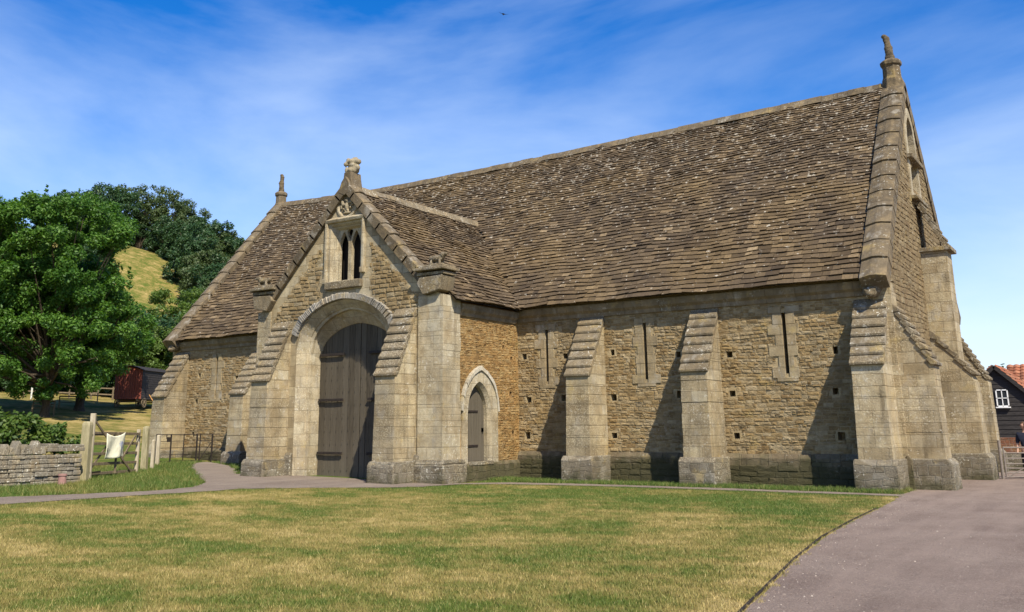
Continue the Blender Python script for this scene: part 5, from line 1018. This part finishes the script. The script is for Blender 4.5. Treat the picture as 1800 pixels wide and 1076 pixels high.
for sg in (-1, 1): b = MB(); b.loft([[(sg*.115+x_*k, y_*k2-.04, z) for x_, y_ in [(.05*math.cos(a), .14*math.sin(a)) for a in [2*math.pi*i/12 for i in range(12)]]] for z, k, k2 in ((0, 1, 1), (.04, 1, 1), (.08, .85, .7), (.1, .7, .5))], True); b.add([(sg*.115, -.04, .1)], []); so2 = b.build('shoe', m_iron, None, smooth=True); so2.parent = pe

# bird high over the roof
bd = MB(); bd.add([(0, 0, 0), (.12, .05, .03), (.42, 0, .1), (.12, -.06, .03), (-.12, .05, .03), (-.42, 0, .1), (-.12, -.06, .03), (0, .2, 0), (0, -.2, .02), (0, .0, .05)], [(0, 1, 2, 3), (0, 6, 5, 4), (7, 1, 9), (7, 9, 4), (8, 9, 3), (8, 6, 9), (7, 4, 0), (7, 0, 1), (8, 3, 0), (8, 0, 6)])
bo = bd.build('bird', m_iron); bo.location = (-29.6, 26.5, 31.2); bo.rotation_euler = (.1, .25, .6); tag(bo, 'tiny dark bird flying high above the barn ridge', 'bird')

# ------------------------------------------------------------ grass blades over the lawn (nobody could count them)
def grass(name, N, x0, x1, y0, y1, hmin, hmax, wmin, wmax, keep, seed, dens=None):
    g = np.random.default_rng(seed); x = g.uniform(x0, x1, N); y = g.uniform(y0, y1, N); k = keep(x, y)
    if dens is not None: k &= g.random(N) < dens(x, y)
    x, y = x[k], y[k]; n = len(x); z = H(x, y); h = g.uniform(hmin, hmax, n)*(.6+.8*g.random(n)); wd = g.uniform(wmin, wmax, n); a = g.random(n)*6.283; ln = g.normal(0, .45, (n, 2))*h[:, None]
    v = np.empty((n, 3, 3)); v[:, 0] = np.stack([x-np.cos(a)*wd, y-np.sin(a)*wd, z-.004], 1); v[:, 1] = np.stack([x+np.cos(a)*wd, y+np.sin(a)*wd, z-.004], 1); v[:, 2] = np.stack([x+ln[:, 0], y+ln[:, 1], z+h], 1)
    me = bpy.data.meshes.new(name); me.vertices.add(3*n); me.vertices.foreach_set('co', v.astype(np.float32).ravel()); me.loops.add(3*n); me.loops.foreach_set('vertex_index', np.arange(3*n, dtype=np.int32)); me.polygons.add(n)
    me.polygons.foreach_set('loop_start', np.arange(0, 3*n, 3, dtype=np.int32)); me.polygons.foreach_set('loop_total', np.full(n, 3, np.int32)); me.update(calc_edges=True)
    at_ = me.attributes.new('rnd', 'FLOAT', 'FACE'); at_.data.foreach_set('value', g.random(n).astype(np.float32)); me.materials.append(m_blade); o = bpy.data.objects.new(name, me); COL.objects.link(o); o['kind'] = 'stuff'; return o
m = M('grass_blades', .6, .25); o_ = m.obj(); c_, f_ = grass_color(m, o_); r_ = m.attr('rnd')
c_ = m.mix(m.rng(r_, 0, 1, .5, 0), c_, (.05, .085, .014)); c_ = m.mix(m.rng(r_, .75, 1., 0, .5), c_, (.50, .39, .17)); m.col(c_); m_blade = m.m
def inside(poly):
    P_ = np.array(poly)
    def f(x, y):
        r = np.zeros(len(x), bool); j = len(P_)-1
        for i in range(len(P_)):
            c = ((P_[i, 1] > y) != (P_[j, 1] > y)) & (x < (P_[j, 0]-P_[i, 0])*(y-P_[i, 1])/(P_[j, 1]-P_[i, 1]+1e-12)+P_[i, 0]); r ^= c; j = i
        return r
    return f
ip = inside(path_poly); de = np.array(drive_edge)
def lawn_keep(x, y):
    ex = np.interp(-y, -de[:, 1], de[:, 0]); jx, jy = .07*np.sin(x*9+y*5)+.05*np.sin(x*23-y*17), .07*np.sin(y*11-x*6)+.04*np.sin(y*29); k = (x < ex+.02+.05*np.sin(y*7)+.04*np.sin(y*19)) & ~(ip(x+jx, y+jy))
    k &= ~((y > -1.0+.0*x) & (x < 0) & (x > -12)) & ~((y > -4.3) & (x > -20.1) & (x < -11.9)) & ~((y > -.1) & (x > -30.4)); return k
def dn(x, y): d = np.hypot(x-CAM.x, y-CAM.y); return np.clip((13/d)**1.3, .16, 1)
grass('grass', 1500000, -22, 3, -24, -.1, .018, .042, .0028, .0055, lawn_keep, 1, dn)
grass('grass', 60000, -12.2, .2, -2.5, -.6, .05, .11, .004, .008, lambda x, y: lawn_keep(x, y) & (y > -2.15), 3)
grass('grass', 150000, -27, -15.5, -14, -1, .05, .13, .004, .008, lawn_keep, 4)

b = MB(); ep = [(x_-.035, y_) for x_, y_ in drive_edge[2:]]
for (xa, ya), (xb, yb) in zip(ep, ep[1:]): b.loft([[(xa-.012, ya, -.05), (xa-.012, ya, .022), (xa+.012, ya, .022), (xa+.012, ya, -.05)], [(xb-.012, yb, -.05), (xb-.012, yb, .022), (xb+.012, yb, .022), (xb+.012, yb, -.05)]])
tag(b.build('lawn_edging', m_iron, None), 'thin dark edging strip between the lawn and the driveway', 'edging')
g = np.random.default_rng(44); b = MB(); n = 1100; yy = g.uniform(-21, -2.6, n); ex = np.interp(-yy, -de[:, 1], de[:, 0]); xx = ex+.06+np.abs(g.normal(0, 1.6, n))*np.where(g.random(n) < .5, .25, 1.6)
for x_, y_ in zip(xx, yy):
    r = g.uniform(.005, .016); a = g.random()*6; q_ = [(x_+r*math.cos(a+k*1.571)*g.uniform(.7, 1.2), y_+r*math.sin(a+k*1.571)*g.uniform(.7, 1.2), .004) for k in range(4)]; b.add(q_+[(x_, y_, .006+r*.9)], [(0, 1, 4), (1, 2, 4), (2, 3, 4), (3, 0, 4)], g.random())
mpb = M('loose_stones', .95, .1); mpb.col(mpb.ramp(mpb.attr('rnd'), (0, (.12, .09, .075)), (.6, (.22, .18, .15)), (1, (.40, .35, .29)))); pb = b.build('gravel', mpb.m); pb['kind'] = 'stuff'
